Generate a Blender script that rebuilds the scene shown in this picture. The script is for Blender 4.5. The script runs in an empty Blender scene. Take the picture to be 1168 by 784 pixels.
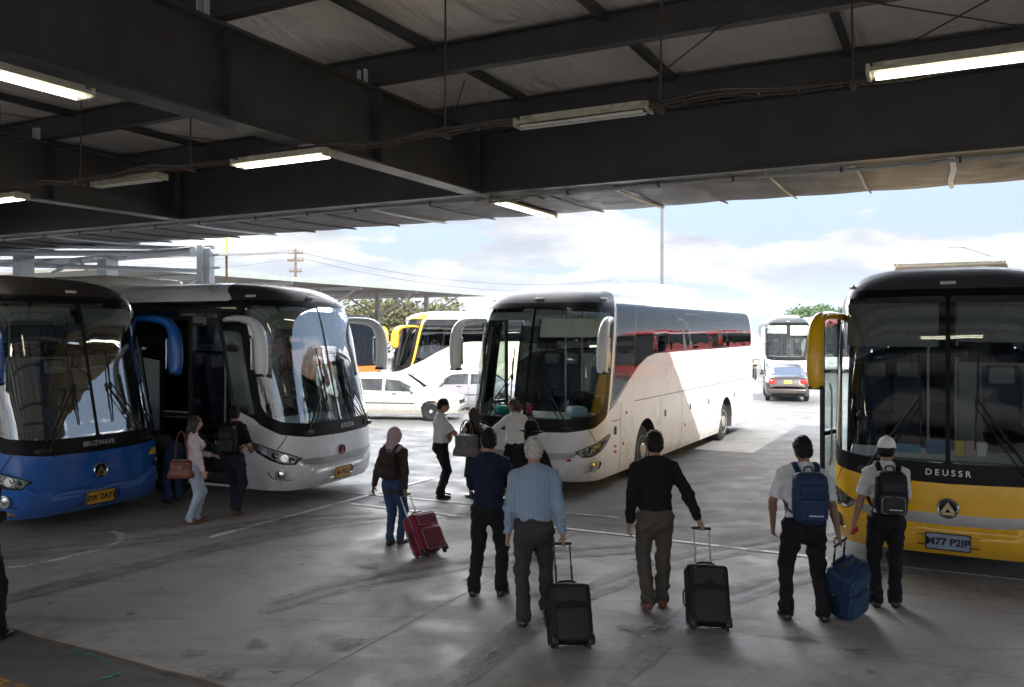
import bpy, bmesh, math, random
import numpy as np
from mathutils import Vector, Matrix, noise as mnoise
R = math.radians
scene = bpy.context.scene
COL = scene.collection
rng = random.Random(7)
F = 960.0; HC = 2.8; CX = 584.0; HY = 378.0
UX, UY = 0.463, 0.8864
def guv(v, u, z=0.0):               # station grid -> world
    return Vector((UX*u + UY*v, UY*u - UX*v, z))
def gpx(px, py, z=0.0):             # where a ray through the photograph meets height z
    d = F*(HC-z)/(py-HY); return Vector(((px-CX)/F*d, d, z))
GROT = -math.atan2(UX, UY)
# ---------------------------------------------------------------- materials
MATS = {}
def newmat(name):
    m = bpy.data.materials.new(name); m.use_nodes = True
    nt = m.node_tree; b = nt.nodes['Principled BSDF']; MATS[name] = m
    return m, nt, b
def N(nt, t, **kw):
    n = nt.nodes.new(t)
    for k, v in kw.items():
        if k in n.inputs: n.inputs[k].default_value = v
        else: setattr(n, k, v)
    return n
def pmat(name, col, rough=.6, metal=0, var=.15, vscale=3., bump=0., bscale=40., coat=0., spec=.5, dark=None, dscale=1.5, damt=.5, sheen=0.):
    """painted / cloth / metal surface: base colour with fine and broad variation, roughness variation and bump"""
    m, nt, b = newmat(name); L = nt.links
    tc = N(nt, 'ShaderNodeTexCoord')
    n1 = N(nt, 'ShaderNodeTexNoise', Scale=vscale, Detail=8., Roughness=.65); L.new(tc.outputs['Object'], n1.inputs['Vector'])
    mr = N(nt, 'ShaderNodeMapRange'); mr.inputs[3].default_value = 1-var; mr.inputs[4].default_value = 1+var
    mr.inputs[1].default_value = .3; mr.inputs[2].default_value = .7
    L.new(n1.outputs['Fac'], mr.inputs[0])
    mul = N(nt, 'ShaderNodeVectorMath', operation='MULTIPLY'); mul.inputs[0].default_value = col[:3]
    L.new(mr.outputs[0], mul.inputs[1])
    out = mul.outputs[0]
    if dark is not None:
        n2 = N(nt, 'ShaderNodeTexNoise', Scale=dscale, Detail=9., Roughness=.7); L.new(tc.outputs['Object'], n2.inputs['Vector'])
        r2 = N(nt, 'ShaderNodeMapRange'); r2.inputs[1].default_value = .52; r2.inputs[2].default_value = .72; r2.inputs[4].default_value = damt
        L.new(n2.outputs['Fac'], r2.inputs[0])
        mx = N(nt, 'ShaderNodeMix', data_type='RGBA'); L.new(r2.outputs[0], mx.inputs[0]); L.new(out, mx.inputs[6]); mx.inputs[7].default_value = (*dark, 1)
        out = mx.outputs[2]
    L.new(out, b.inputs['Base Color'])
    b.inputs['Metallic'].default_value = metal
    rr = N(nt, 'ShaderNodeMapRange'); rr.inputs[1].default_value=.3; rr.inputs[2].default_value=.7
    rr.inputs[3].default_value = max(.02, rough*.8); rr.inputs[4].default_value = min(1, rough*1.2)
    L.new(n1.outputs['Fac'], rr.inputs[0]); L.new(rr.outputs[0], b.inputs['Roughness'])
    b.inputs['Specular IOR Level'].default_value = spec
    b.inputs['Coat Weight'].default_value = coat; b.inputs['Coat Roughness'].default_value = .06
    if sheen: b.inputs['Sheen Weight'].default_value = sheen
    if bump:
        n3 = N(nt, 'ShaderNodeTexNoise', Scale=bscale, Detail=6., Roughness=.6); L.new(tc.outputs['Object'], n3.inputs['Vector'])
        bp = N(nt, 'ShaderNodeBump'); bp.inputs['Strength'].default_value = bump; bp.inputs['Distance'].default_value = .01
        L.new(n3.outputs['Fac'], bp.inputs['Height']); L.new(bp.outputs[0], b.inputs['Normal'])
    return m
def emat(name, col, s):
    m, nt, b = newmat(name)
    b.inputs['Base Color'].default_value = (*col, 1); b.inputs['Emission Color'].default_value = (*col, 1)
    b.inputs['Emission Strength'].default_value = s
    return m
def glassmat(name, tint, refl=1.0, rough=.0, ior=1.5):
    m, nt, b = newmat(name); L = nt.links
    nt.nodes.remove(b); out = nt.nodes['Material Output']
    t = N(nt, 'ShaderNodeBsdfTransparent'); t.inputs[0].default_value = (*tint, 1)
    g = N(nt, 'ShaderNodeBsdfGlossy'); g.inputs['Roughness'].default_value = rough; g.inputs[0].default_value = (1, 1, 1, 1)
    fr = N(nt, 'ShaderNodeFresnel'); fr.inputs[0].default_value = ior
    tc = N(nt, 'ShaderNodeTexCoord'); nz = N(nt, 'ShaderNodeTexNoise', Scale=.9, Detail=2.); L.new(tc.outputs['Object'], nz.inputs['Vector'])
    bp = N(nt, 'ShaderNodeBump'); bp.inputs['Strength'].default_value = .25; bp.inputs['Distance'].default_value = .03
    L.new(nz.outputs['Fac'], bp.inputs['Height']); L.new(bp.outputs[0], g.inputs['Normal'])
    mm = N(nt, 'ShaderNodeMath', operation='MULTIPLY_ADD', use_clamp=True); mm.inputs[1].default_value = refl; mm.inputs[2].default_value = .03*refl
    L.new(fr.outputs[0], mm.inputs[0])
    mix = N(nt, 'ShaderNodeMixShader'); L.new(mm.outputs[0], mix.inputs[0]); L.new(t.outputs[0], mix.inputs[1]); L.new(g.outputs[0], mix.inputs[2])
    L.new(mix.outputs[0], out.inputs[0])
    return m
def paint(name, col, rough=.3, dirt=(.12,.10,.08), lining=True, coat=.45):
    m = pmat(name, col, rough=rough, var=.05, vscale=1.2, coat=coat, dark=dirt, dscale=2.2, damt=.07)
    nt = m.node_tree; L = nt.links; b = nt.nodes['Principled BSDF']
    # road dirt gathered on the lower skirt, dark trim lining on the inner side of the shell
    tc = N(nt, 'ShaderNodeTexCoord'); sp = N(nt, 'ShaderNodeSeparateXYZ'); L.new(tc.outputs['Object'], sp.inputs[0])
    nz = N(nt, 'ShaderNodeTexNoise', Scale=6., Detail=7.); L.new(tc.outputs['Object'], nz.inputs['Vector'])
    a = N(nt, 'ShaderNodeMath', operation='MULTIPLY_ADD'); a.inputs[1].default_value = .9; L.new(nz.outputs['Fac'], a.inputs[0]); L.new(sp.outputs['Z'], a.inputs[2])
    mr = N(nt, 'ShaderNodeMapRange'); mr.inputs[1].default_value = .75; mr.inputs[2].default_value = 1.25; mr.inputs[3].default_value = .42; mr.inputs[4].default_value = 0
    L.new(a.outputs[0], mr.inputs[0])
    src = b.inputs['Base Color'].links[0].from_socket
    mx = N(nt, 'ShaderNodeMix', data_type='RGBA'); L.new(mr.outputs[0], mx.inputs[0]); L.new(src, mx.inputs[6])
    mx.inputs[7].default_value = (col[0]*.35+.08, col[1]*.35+.07, col[2]*.35+.055, 1)
    g = N(nt, 'ShaderNodeNewGeometry'); m2 = N(nt, 'ShaderNodeMix', data_type='RGBA'); L.new(g.outputs['Backfacing'], m2.inputs[0])
    L.new(mx.outputs[2], m2.inputs[6]); m2.inputs[7].default_value = (.22,.22,.22,1); L.new(m2.outputs[2] if lining else mx.outputs[2], b.inputs['Base Color'])
    return m
# ---------------------------------------------------------------- mesh helpers
class MB:
    def __init__(s): s.v=[]; s.f=[]; s.m=[]; s.sm=[]
    def add(s, vs, fs, mi=0, smooth=False):
        o=len(s.v); s.v += [tuple(p) for p in vs]; s.f += [tuple(o+i for i in f) for f in fs]
        s.m += [mi]*len(fs); s.sm += [smooth]*len(fs); return s
    def box(s, c, d, mi=0, rot=None, bev=0.0):
        hx,hy,hz=[q/2 for q in d]
        if bev<=0:
            P=[Vector((x,y,z)) for x in(-hx,hx) for y in(-hy,hy) for z in(-hz,hz)]
            fs=[(0,1,3,2),(4,6,7,5),(0,4,5,1),(2,3,7,6),(0,2,6,4),(1,5,7,3)]; sm=False
        else:
            bm=bmesh.new(); bmesh.ops.create_cube(bm,size=1)
            for q in bm.verts: q.co=Vector((q.co.x*d[0],q.co.y*d[1],q.co.z*d[2]))
            bmesh.ops.bevel(bm,geom=bm.edges[:],offset=min(bev,min(d)*.49),segments=3,profile=.5,affect='EDGES')
            bm.verts.index_update(); P=[q.co.copy() for q in bm.verts]; fs=[tuple(q.index for q in f.verts) for f in bm.faces]; bm.free(); sm=True
        if rot is not None: P=[rot@p for p in P]
        c=Vector(c); return s.add([p+c for p in P],fs,mi,sm)
    def tube(s, pts, r, n=8, mi=0, caps=True, sx=1., up=(0,0,1)):
        pts=[Vector(p) for p in pts]; k=len(pts); rs=r if isinstance(r,(list,tuple)) else [r]*k
        vs=[]; fs=[]; pu=None
        for i,p in enumerate(pts):
            t=(pts[min(i+1,k-1)]-pts[max(i-1,0)]).normalized()
            if pu is None:
                u=Vector(up); 
                if abs(u.dot(t))>.95: u=Vector((1,0,0))
                a=t.cross(u).normalized()
            else: a=(pu-t*pu.dot(t)).normalized()
            pu=a; b=t.cross(a)
            rr=rs[i]; ra,rb=(rr if isinstance(rr,(tuple,list)) else (rr*sx,rr))
            for j in range(n):
                th=2*math.pi*j/n; vs.append(p+a*math.cos(th)*ra+b*math.sin(th)*rb)
        for i in range(k-1):
            for j in range(n):
                j2=(j+1)%n; fs.append((i*n+j,i*n+j2,(i+1)*n+j2,(i+1)*n+j))
        if caps: fs.append(tuple(reversed(range(n)))); fs.append(tuple((k-1)*n+j for j in range(n)))
        return s.add(vs,fs,mi,n>5)
    def lathe(s, prof, c, axis='z', n=24, mi=0, M=None):
        vs=[]; fs=[]; k=len(prof)
        for (r,h) in prof:
            for j in range(n):
                th=2*math.pi*j/n; x,y=r*math.cos(th),r*math.sin(th)
                p=Vector((x,y,h)) if axis=='z' else Vector((h,x,y)) if axis=='x' else Vector((y,h,x))
                if M is not None: p=M@p
                vs.append(p+Vector(c))
        for i in range(k-1):
            for j in range(n):
                j2=(j+1)%n; fs.append((i*n+j,i*n+j2,(i+1)*n+j2,(i+1)*n+j))
        if prof[0][0]>1e-4: fs.append(tuple(reversed(range(n))))
        if prof[-1][0]>1e-4: fs.append(tuple((k-1)*n+j for j in range(n)))
        return s.add(vs,fs,mi,True)
    def prism(s, poly, a0, a1, axis='y', mi=0, smooth=False):
        n=len(poly); P=[]
        for a in (a0,a1):
            for (p,q) in poly: P.append({'y':(p,a,q),'x':(a,p,q),'z':(p,q,a)}[axis])
        fs=[tuple(range(n)),tuple(reversed(range(n,2*n)))]+[(i,i+n,(i+1)%n+n,(i+1)%n) for i in range(n)]
        return s.add(P,fs,mi,smooth)
    def build(s, name, mats, parent=None, fixn=True, ang=40):
        me=bpy.data.meshes.new(name); me.from_pydata(s.v,[],s.f)
        if not isinstance(mats,(list,tuple)): mats=[mats]
        for m in mats: me.materials.append(m)
        me.polygons.foreach_set('material_index',s.m); me.polygons.foreach_set('use_smooth',s.sm)
        if fixn:
            bm=bmesh.new(); bm.from_mesh(me); bmesh.ops.recalc_face_normals(bm,faces=bm.faces[:]); bm.to_mesh(me); bm.free()
        if any(s.sm):
            try: me.set_sharp_from_angle(angle=R(ang))
            except Exception: pass
        me.update(); o=bpy.data.objects.new(name,me); COL.objects.link(o)
        if parent is not None: o.parent=parent
        return o
def tag(o,label=None,cat=None,group=None,kind=None):
    if label: o['label']=label
    if cat: o['category']=cat
    if group: o['group']=group
    if kind: o['kind']=kind
    return o
def empty(name,loc=(0,0,0),rz=0.,label=None,cat=None,group=None):
    o=bpy.data.objects.new(name,None); COL.objects.link(o); o.location=loc; o.rotation_euler=(0,0,rz); o.empty_display_size=.2
    return tag(o,label,cat,group)
def kids(o): return [c for c in bpy.data.objects if c.parent==o]
def copy_tree(o,parent=None,label=None):
    c=o.copy(); COL.objects.link(c); c.parent=parent
    if label: c['label']=label
    for ch in kids(o): copy_tree(ch,c)
    return c
def text_mesh(name, s, size, mat, parent, M, ext=.002, bold=0.):
    cu=bpy.data.curves.new(name,'FONT'); cu.body=s; cu.size=size; cu.extrude=ext; cu.align_x='CENTER'; cu.align_y='CENTER'; cu.offset=bold
    t=bpy.data.objects.new(name,cu); COL.objects.link(t)
    dg=bpy.context.evaluated_depsgraph_get(); me=bpy.data.meshes.new_from_object(t.evaluated_get(dg))
    bpy.data.objects.remove(t); me.materials.clear(); me.materials.append(mat)
    o=bpy.data.objects.new(name,me); COL.objects.link(o); o.parent=parent; o.matrix_local=M
    return o
def spline(pts,n):
    """Catmull-Rom through tuples"""
    P=[np.array(p,float) for p in pts]; P=[2*P[0]-P[1]]+P+[2*P[-1]-P[-2]]; out=[]
    for i in range(1,len(P)-2):
        for k in range(n):
            t=k/n; a,b,c,d=P[i-1:i+3]
            out.append(.5*((2*b)+(c-a)*t+(2*a-5*b+4*c-d)*t*t+(3*b-a-3*c+d)*t**3))
    out.append(P[-2]); return [tuple(float(x) for x in q) for q in out]
# ---------------------------------------------------------------- camera, world, sun
cam=bpy.data.cameras.new('camera'); camo=bpy.data.objects.new('camera',cam); COL.objects.link(camo)
camo.location=(0,0,HC); camo.rotation_euler=(R(90),0,0); cam.sensor_width=36; cam.lens=36*F/1168; cam.shift_y=-14/1168
cam.clip_start=.1; cam.clip_end=6000; scene.camera=camo
cam.dof.use_dof=False
# sun from behind the station: 1.14 back per 1 up along the grid, swung to the right
SV=0.85
sd=Vector((-UX*1.14+UY*SV, -UY*1.14-UX*SV, 1.0)).normalized()
SUN_EL=math.asin(sd.z); az=math.atan2(sd.x,sd.y)
sun=bpy.data.lights.new('sun','SUN'); sun.energy=2.0; sun.angle=R(.5); sun.color=(1,.95,.87)
suno=bpy.data.objects.new('sun',sun); COL.objects.link(suno); suno.rotation_euler=(-sd).to_track_quat('-Z','Y').to_euler()
w=bpy.data.worlds.new('World'); scene.world=w; w.use_nodes=True
nt=w.node_tree; L=nt.links; bg=nt.nodes['Background']; wo=nt.nodes['World Output']
sky=N(nt,'ShaderNodeTexSky',sky_type='NISHITA'); sky.sun_disc=False; sky.sun_elevation=SUN_EL; sky.sun_rotation=az; sky.air_density=1.; sky.dust_density=.4
tc=N(nt,'ShaderNodeTexCoord'); sp=N(nt,'ShaderNodeSeparateXYZ'); L.new(tc.outputs['Generated'],sp.inputs[0])
den=N(nt,'ShaderNodeMath',operation='ADD'); den.inputs[1].default_value=.22; L.new(sp.outputs['Z'],den.inputs[0])
mx_=N(nt,'ShaderNodeMath',operation='MAXIMUM'); mx_.inputs[1].default_value=.05; L.new(den.outputs[0],mx_.inputs[0])
dx=N(nt,'ShaderNodeMath',operation='DIVIDE'); dy=N(nt,'ShaderNodeMath',operation='DIVIDE')
L.new(sp.outputs['X'],dx.inputs[0]); L.new(sp.outputs['Y'],dy.inputs[0]); L.new(mx_.outputs[0],dx.inputs[1]); L.new(mx_.outputs[0],dy.inputs[1])
cb=N(nt,'ShaderNodeCombineXYZ'); L.new(dx.outputs[0],cb.inputs[0]); L.new(dy.outputs[0],cb.inputs[1])
mp=N(nt,'ShaderNodeMapping'); mp.inputs['Location'].default_value=(CLX,CLY,0.) if 'CLX' in globals() else (3.1,1.7,0); L.new(cb.outputs[0],mp.inputs[0])
cn=N(nt,'ShaderNodeTexNoise',Scale=1.15,Detail=12.,Roughness=.55,Distortion=.2); L.new(mp.outputs[0],cn.inputs['Vector'])
# broad bank: cloudier to the left of the view, opening up to the right
bank=N(nt,'ShaderNodeMath',operation='MULTIPLY_ADD'); bank.inputs[1].default_value=-.20; L.new(sp.outputs['X'],bank.inputs[0]); cno=N(nt,'ShaderNodeMath',operation='ADD'); cno.inputs[1].default_value=.05; L.new(cn.outputs['Fac'],cno.inputs[0]); L.new(cno.outputs[0],bank.inputs[2])
cr=N(nt,'ShaderNodeMapRange',interpolation_type='SMOOTHSTEP'); cr.inputs[1].default_value=.482; cr.inputs[2].default_value=.52; L.new(bank.outputs[0],cr.inputs[0])
cn2=N(nt,'ShaderNodeTexNoise',Scale=2.4,Detail=8.,Roughness=.6); mp2=N(nt,'ShaderNodeMapping'); mp2.inputs['Location'].default_value=(7.3,1.1,2.); L.new(cb.outputs[0],mp2.inputs[0]); L.new(mp2.outputs[0],cn2.inputs['Vector'])
ccol=N(nt,'ShaderNodeMix',data_type='RGBA'); ccol.inputs[6].default_value=(.98,1.05,1.18,1); ccol.inputs[7].default_value=(1.62,1.62,1.62,1)
cr2=N(nt,'ShaderNodeMapRange',interpolation_type='SMOOTHSTEP'); cr2.inputs[1].default_value=.36; cr2.inputs[2].default_value=.58; L.new(cn2.outputs['Fac'],cr2.inputs[0]); L.new(cr2.outputs[0],ccol.inputs[0])
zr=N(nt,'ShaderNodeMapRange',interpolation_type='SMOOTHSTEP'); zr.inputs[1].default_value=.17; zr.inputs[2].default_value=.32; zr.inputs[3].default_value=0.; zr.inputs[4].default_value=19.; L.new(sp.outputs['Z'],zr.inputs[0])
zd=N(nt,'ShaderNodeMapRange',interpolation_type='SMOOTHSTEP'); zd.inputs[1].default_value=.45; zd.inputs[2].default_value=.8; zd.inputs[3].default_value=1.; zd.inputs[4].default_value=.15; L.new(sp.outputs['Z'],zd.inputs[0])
# cloud opposite the sun boosted above the view, added to light the covered bays
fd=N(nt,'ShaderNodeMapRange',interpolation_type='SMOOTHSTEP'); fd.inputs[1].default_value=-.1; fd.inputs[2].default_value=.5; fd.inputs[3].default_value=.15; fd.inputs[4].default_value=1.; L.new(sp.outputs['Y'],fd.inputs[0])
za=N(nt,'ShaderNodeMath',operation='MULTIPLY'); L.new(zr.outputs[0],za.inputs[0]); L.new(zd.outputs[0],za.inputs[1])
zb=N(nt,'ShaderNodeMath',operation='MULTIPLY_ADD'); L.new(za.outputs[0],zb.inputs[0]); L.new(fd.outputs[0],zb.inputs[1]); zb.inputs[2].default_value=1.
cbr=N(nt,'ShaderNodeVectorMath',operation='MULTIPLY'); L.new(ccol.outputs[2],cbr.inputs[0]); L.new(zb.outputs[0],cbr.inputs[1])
hz=N(nt,'ShaderNodeMapRange',interpolation_type='SMOOTHSTEP'); hz.inputs[1].default_value=.02; hz.inputs[2].default_value=.30; hz.inputs[3].default_value=.98; hz.inputs[4].default_value=.8; L.new(sp.outputs['Z'],hz.inputs[0])
skm=N(nt,'ShaderNodeMix',data_type='RGBA'); L.new(hz.outputs[0],skm.inputs[0]); L.new(sky.outputs[0],skm.inputs[6]); skm.inputs[7].default_value=(.74,.90,1.18,1)
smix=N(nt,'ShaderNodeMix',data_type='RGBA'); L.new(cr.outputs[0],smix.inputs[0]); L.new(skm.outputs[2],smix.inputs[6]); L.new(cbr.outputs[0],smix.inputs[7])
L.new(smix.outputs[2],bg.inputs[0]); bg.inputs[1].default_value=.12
scene.view_settings.view_transform='Standard'; scene.view_settings.look='None'; scene.view_settings.gamma=1; scene.view_settings.use_curve_mapping=False
scene.view_settings.exposure=2.3
# ---------------------------------------------------------------- shared materials
steel=pmat('dark_steel_paint',(.044,.046,.048),rough=.45,var=.25,vscale=2.,dark=(.10,.045,.02),dscale=5.,damt=.30,bump=.15)
rusty=pmat('rusty_steel',(.07,.05,.04),rough=.8,var=.4,vscale=12.,dark=(.16,.06,.025),dscale=9.,damt=.8,bump=.4)
galv=pmat('galvanised_steel',(.42,.43,.44),rough=.45,metal=.4,var=.2,vscale=8.,dark=(.2,.12,.07),dscale=6.,damt=.4)
greyst=pmat('pale_steel_paint',(.55,.58,.60),rough=.5,var=.12,vscale=4.,dark=(.25,.2,.15),dscale=4.,damt=.3)
chrome=pmat('chrome',(.75,.75,.76),rough=.12,metal=1,var=.05)
silver=pmat('silver_trim',(.42,.43,.44),rough=.35,metal=.7,var=.08)
blackp=pmat('black_plastic',(.012,.012,.013),rough=.4,var=.3,vscale=9.)
blackg=pmat('black_gloss',(.008,.008,.009),rough=.12,var=.2,coat=.6)
rubber=pmat('rubber',(.022,.021,.020),rough=.85,var=.3,vscale=14.,dark=(.10,.09,.08),dscale=4.,damt=.4,bump=.2)
darkint=pmat('dark_interior',(.035,.036,.04),rough=.8,var=.2)
whitep=pmat('white_enamel',(.68,.67,.62),rough=.4,var=.1,vscale=5.,dark=(.3,.25,.18),dscale=8.,damt=.4)
amber=pmat('amber_lens',(.75,.22,.02),rough=.15,coat=.8)
redl=pmat('red_lens',(.55,.02,.015),rough=.15,coat=.8)
bark=pmat('bark',(.13,.10,.075),rough=.95,var=.4,vscale=6.,bump=.8,bscale=9.)
# ================================================================ ground
def groundmat(name, base, base2, rough, streak=True, bright=1.):
    m, nt, b = newmat(name); L = nt.links
    tc = N(nt,'ShaderNodeTexCoord'); V = tc.outputs['Object']
    def noise(sc, det=8., ro=.6, dist=0., vec=V):
        n = N(nt,'ShaderNodeTexNoise',Scale=sc,Detail=det,Roughness=ro,Distortion=dist); L.new(vec,n.inputs['Vector']); return n.outputs['Fac']
    def rng_(s,a,c,lo=0.,hi=1.):
        r=N(nt,'ShaderNodeMapRange'); r.inputs[1].default_value=a; r.inputs[2].default_value=c; r.inputs[3].default_value=lo; r.inputs[4].default_value=hi; L.new(s,r.inputs[0]); return r.outputs[0]
    def mix(f,a,c):
        x=N(nt,'ShaderNodeMix',data_type='RGBA'); L.new(f,x.inputs[0])
        if isinstance(a,tuple): x.inputs[6].default_value=(*a,1)
        else: L.new(a,x.inputs[6])
        x.inputs[7].default_value=(*c,1); return x.outputs[2]
    c = mix(rng_(noise(.35,9,.6,.6),.35,.65), base, base2)
    dk=tuple(q*.55 for q in base); lt=tuple(min(1,q*1.55) for q in base)
    c = mix(rng_(noise(1.1,10,.72,1.2),0.50,.66,0,.75), c, dk)                 # oil stains
    c = mix(rng_(noise(.8,10,.7,.8,),.56,.72,0,.5), c, lt)                  # worn pale patches
    st=N(nt,'ShaderNodeMapping'); st.inputs['Scale'].default_value=(.25,2.6,1); st.inputs['Rotation'].default_value=(0,0,R(20)); L.new(V,st.inputs[0])
    c = mix(rng_(noise(1.3,9,.7,.5,st.outputs[0]),.52,.66,0,.65), c, dk)      # tyre-smeared streaks
    sc=N(nt,'ShaderNodeMapping'); sc.inputs['Scale'].default_value=(5.,.5,1); sc.inputs['Rotation'].default_value=(0,0,R(-35)); L.new(V,sc.inputs[0])
    c = mix(rng_(noise(2.2,6,.75,.3,sc.outputs[0]),.62,.72,0,.6), c, lt)      # scuffs
    c = mix(rng_(noise(26,4,.7),.58,.66,0,.5), c, dk)
    c = mix(rng_(noise(55,3,.6),.60,.68,0,.45), c, lt)
    vo=N(nt,'ShaderNodeTexVoronoi',Scale=.9); L.new(V,vo.inputs['Vector'])
    c = mix(rng_(vo.outputs['Distance'],.05,.03,0,.75), c, tuple(q*.35 for q in base))   # gum and drip spots
    L.new(c,b.inputs['Base Color'])
    L.new(rng_(noise(1.6,8,.65),.35,.65,rough*.72,rough*1.15),b.inputs['Roughness'])
    bp=N(nt,'ShaderNodeBump'); bp.inputs['Strength'].default_value=.35; bp.inputs['Distance'].default_value=.006
    L.new(noise(70,6,.7),bp.inputs['Height']); bp2=N(nt,'ShaderNodeBump'); bp2.inputs['Strength'].default_value=.02; bp2.inputs['Distance'].default_value=.03
    L.new(noise(1.2,5,.5),bp2.inputs['Height']); L.new(bp.outputs[0],bp2.inputs['Normal']); L.new(bp2.outputs[0],b.inputs['Normal'])
    return m
g_out=groundmat('yard_asphalt_surface',(.16,.16,.158),(.20,.198,.192),.8)
g_con=groundmat('station_concrete_surface',(.255,.235,.218),(.305,.285,.268),.72)
g_road=groundmat('dark_asphalt_surface',(.075,.075,.078),(.10,.10,.10),.75)
def quad_sheet(name, pts, z, mat, kind='structure', sub=None):
    m=MB(); m.add([(p[0],p[1],z) for p in pts],[tuple(range(len(pts)))]); o=m.build(name,mat); 
    if kind: o['kind']=kind
    return o
# yard ground out to the horizon, rising gently far away
m=MB(); S=4000
m.add([(-S,-S,0),(S,-S,0),(S,S,0),(-S,S,0)],[(0,1,2,3)]); go=m.build('ground',g_out); tag(go,kind='structure')
quad_sheet('station_floor',[guv(-45,4.8),guv(45,4.8),guv(45,11.0),guv(-45,11.0)],.004,g_con)
quad_sheet('road',[guv(-45,-25),guv(45,-25),guv(45,4.79),guv(-45,4.79)],.004,g_road)
def linemat(name,col,wear,soft=.08):
    m,nt,b=newmat(name); L=nt.links; tc=N(nt,'ShaderNodeTexCoord')
    n=N(nt,'ShaderNodeTexNoise',Scale=4.,Detail=10.,Roughness=.75); L.new(tc.outputs['Object'],n.inputs['Vector'])
    r=N(nt,'ShaderNodeMapRange'); r.inputs[1].default_value=wear-soft; r.inputs[2].default_value=wear+soft; L.new(n.outputs['Fac'],r.inputs[0])
    b.inputs['Base Color'].default_value=(*col,1); b.inputs['Roughness'].default_value=.7; L.new(r.outputs[0],b.inputs['Alpha']); return m
lw=linemat('worn_white_paint',(.72,.72,.70),.40); lw2=linemat('faint_white_paint',(.55,.54,.52),.42); ly=linemat('worn_yellow_paint',(.50,.26,.05),.44); lg=linemat('worn_green_paint',(.05,.22,.16),.50)
crk=pmat('joint_dirt',(.07,.065,.06),rough=.9,var=.3); crk2=linemat('crumbled_joint',(.15,.10,.07),.42)
def strip(name,pts,w,z,mat,wob=0.,step=.12):
    P=[]
    for a,c in zip(pts,pts[1:]):
        a=Vector(a);c=Vector(c); n=max(1,int((c-a).length/step))
        for i in range(n): P.append(a.lerp(c,i/n))
    P.append(Vector(pts[-1])); vs=[];fs=[]
    for i,p in enumerate(P):
        t=(P[min(i+1,len(P)-1)]-P[max(i-1,0)]).normalized(); nn=Vector((-t.y,t.x,0))
        o=wob*(mnoise.noise(p*2.2)*1.2+mnoise.noise(p*9)*.5); ww=w*(1+(.5*mnoise.noise(p*5+Vector((9,0,0))) if wob else 0))
        vs+= [p+nn*(o+ww/2)+Vector((0,0,z)),p+nn*(o-ww/2)+Vector((0,0,z))]
        if i: k=2*i; fs.append((k-2,k-1,k+1,k))
    m=MB(); m.add(vs,fs); o=m.build(name,mat,fixn=False); tag(o,kind='structure'); return o
def G(v,u): p=guv(v,u); return Vector((p.x,p.y,0))
strip('crumbled_joint',[G(-9,4.8),G(6,4.8)],.07,.008,crk2,.02)
strip('floor_crack',[G(-9,4.8),G(6,4.8)],.014,.012,crk,.02)
strip('floor_joint',[G(-4.6,4.9),G(-4.6,10.9)],.009,.008,crk,.004)
strip('floor_joint',[G(1.9,4.9),G(1.9,10.9)],.010,.008,crk,.004)
strip('floor_joint',[G(-11,4.9),G(-11,10.9)],.010,.008,crk,.004)
strip('floor_joint',[G(-20,7.9),G(9,7.9)],.006,.008,crk,.004)
strip('floor_joint',[G(-20,10.99),G(12,10.99)],.02,.012,crk,.008)
strip('painted_line',[G(-8.9,8.2),G(-8.75,13.5)],.09,.012,lw)
strip('painted_line',[G(-8.6,10.85),G(-1.35,10.95)],.08,.016,lw)
strip('painted_line',[G(-1.2,10.95),G(1.35,11.02)],.055,.016,lw,.01)
strip('painted_line',[G(-9.4,11.6),G(-4.4,11.9)],.08,.012,lw2)
strip('yellow_line',[G(-9,4.05),G(6,4.05)],.10,.012,ly)
strip('green_mark',[gpx(98,783),gpx(137,769)],.05,.012,lg); strip('green_mark',[gpx(84,741),gpx(126,757)],.04,.012,lg)
arc=[gpx(*p) for p in ((-20,652),(38,645),(80,636),(120,626),(136,618),(138,611),(126,607))]
strip('faded_arrow_line',[Vector(q) for q in spline([tuple(p) for p in arc],6)],.10,.012,lw2)
tyre=linemat('tyre_mark_rubber',(.20,.185,.172),.54,.25); oil=linemat('oil_stain',(.17,.155,.142),.47,.2)
for i,pts in enumerate((((-20,694),(120,660),(260,625),(400,600),(560,588)),((-20,640),(150,622),(300,600),(420,590)),((520,784),(640,700),(760,650),(900,622),(1010,612)),((700,784),(800,706),(900,668),(1010,650)),((300,700),(420,668),(600,640),(760,628)))):
    for off in (0,.34): strip('tyre_mark',[Vector(q)+Vector((0,off,0)) for q in spline([tuple(gpx(*p)) for p in pts],6)],.17,.0165+.001*i+.0004*(off>0),tyre,.01,.1)
r2=random.Random(5)
for i in range(46):
    c=gpx(r2.uniform(10,1160),r2.uniform(560,775)); m=MB(); rr=r2.choice((.02,.03,.05,.09,.14)); n_=18; a0=r2.random()*6
    m.add([(c.x+rr*(1+.35*math.sin(3*t+a0)+.2*math.sin(5*t))*math.cos(t),c.y+rr*(1+.35*math.sin(3*t+a0)+.2*math.sin(5*t))*math.sin(t)*.8,.0225+.0002*i) for t in [6.2832*k/n_ for k in range(n_)]],[tuple(range(n_))]); o=m.build('floor_spot',oil,fixn=False); tag(o,kind='structure')
for (a,c) in (((700,520),(790,500)),((640,560),(900,545))):
    strip('yard_crack',[gpx(*a),gpx(*c)],.02,.004,crk,.15)
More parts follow.
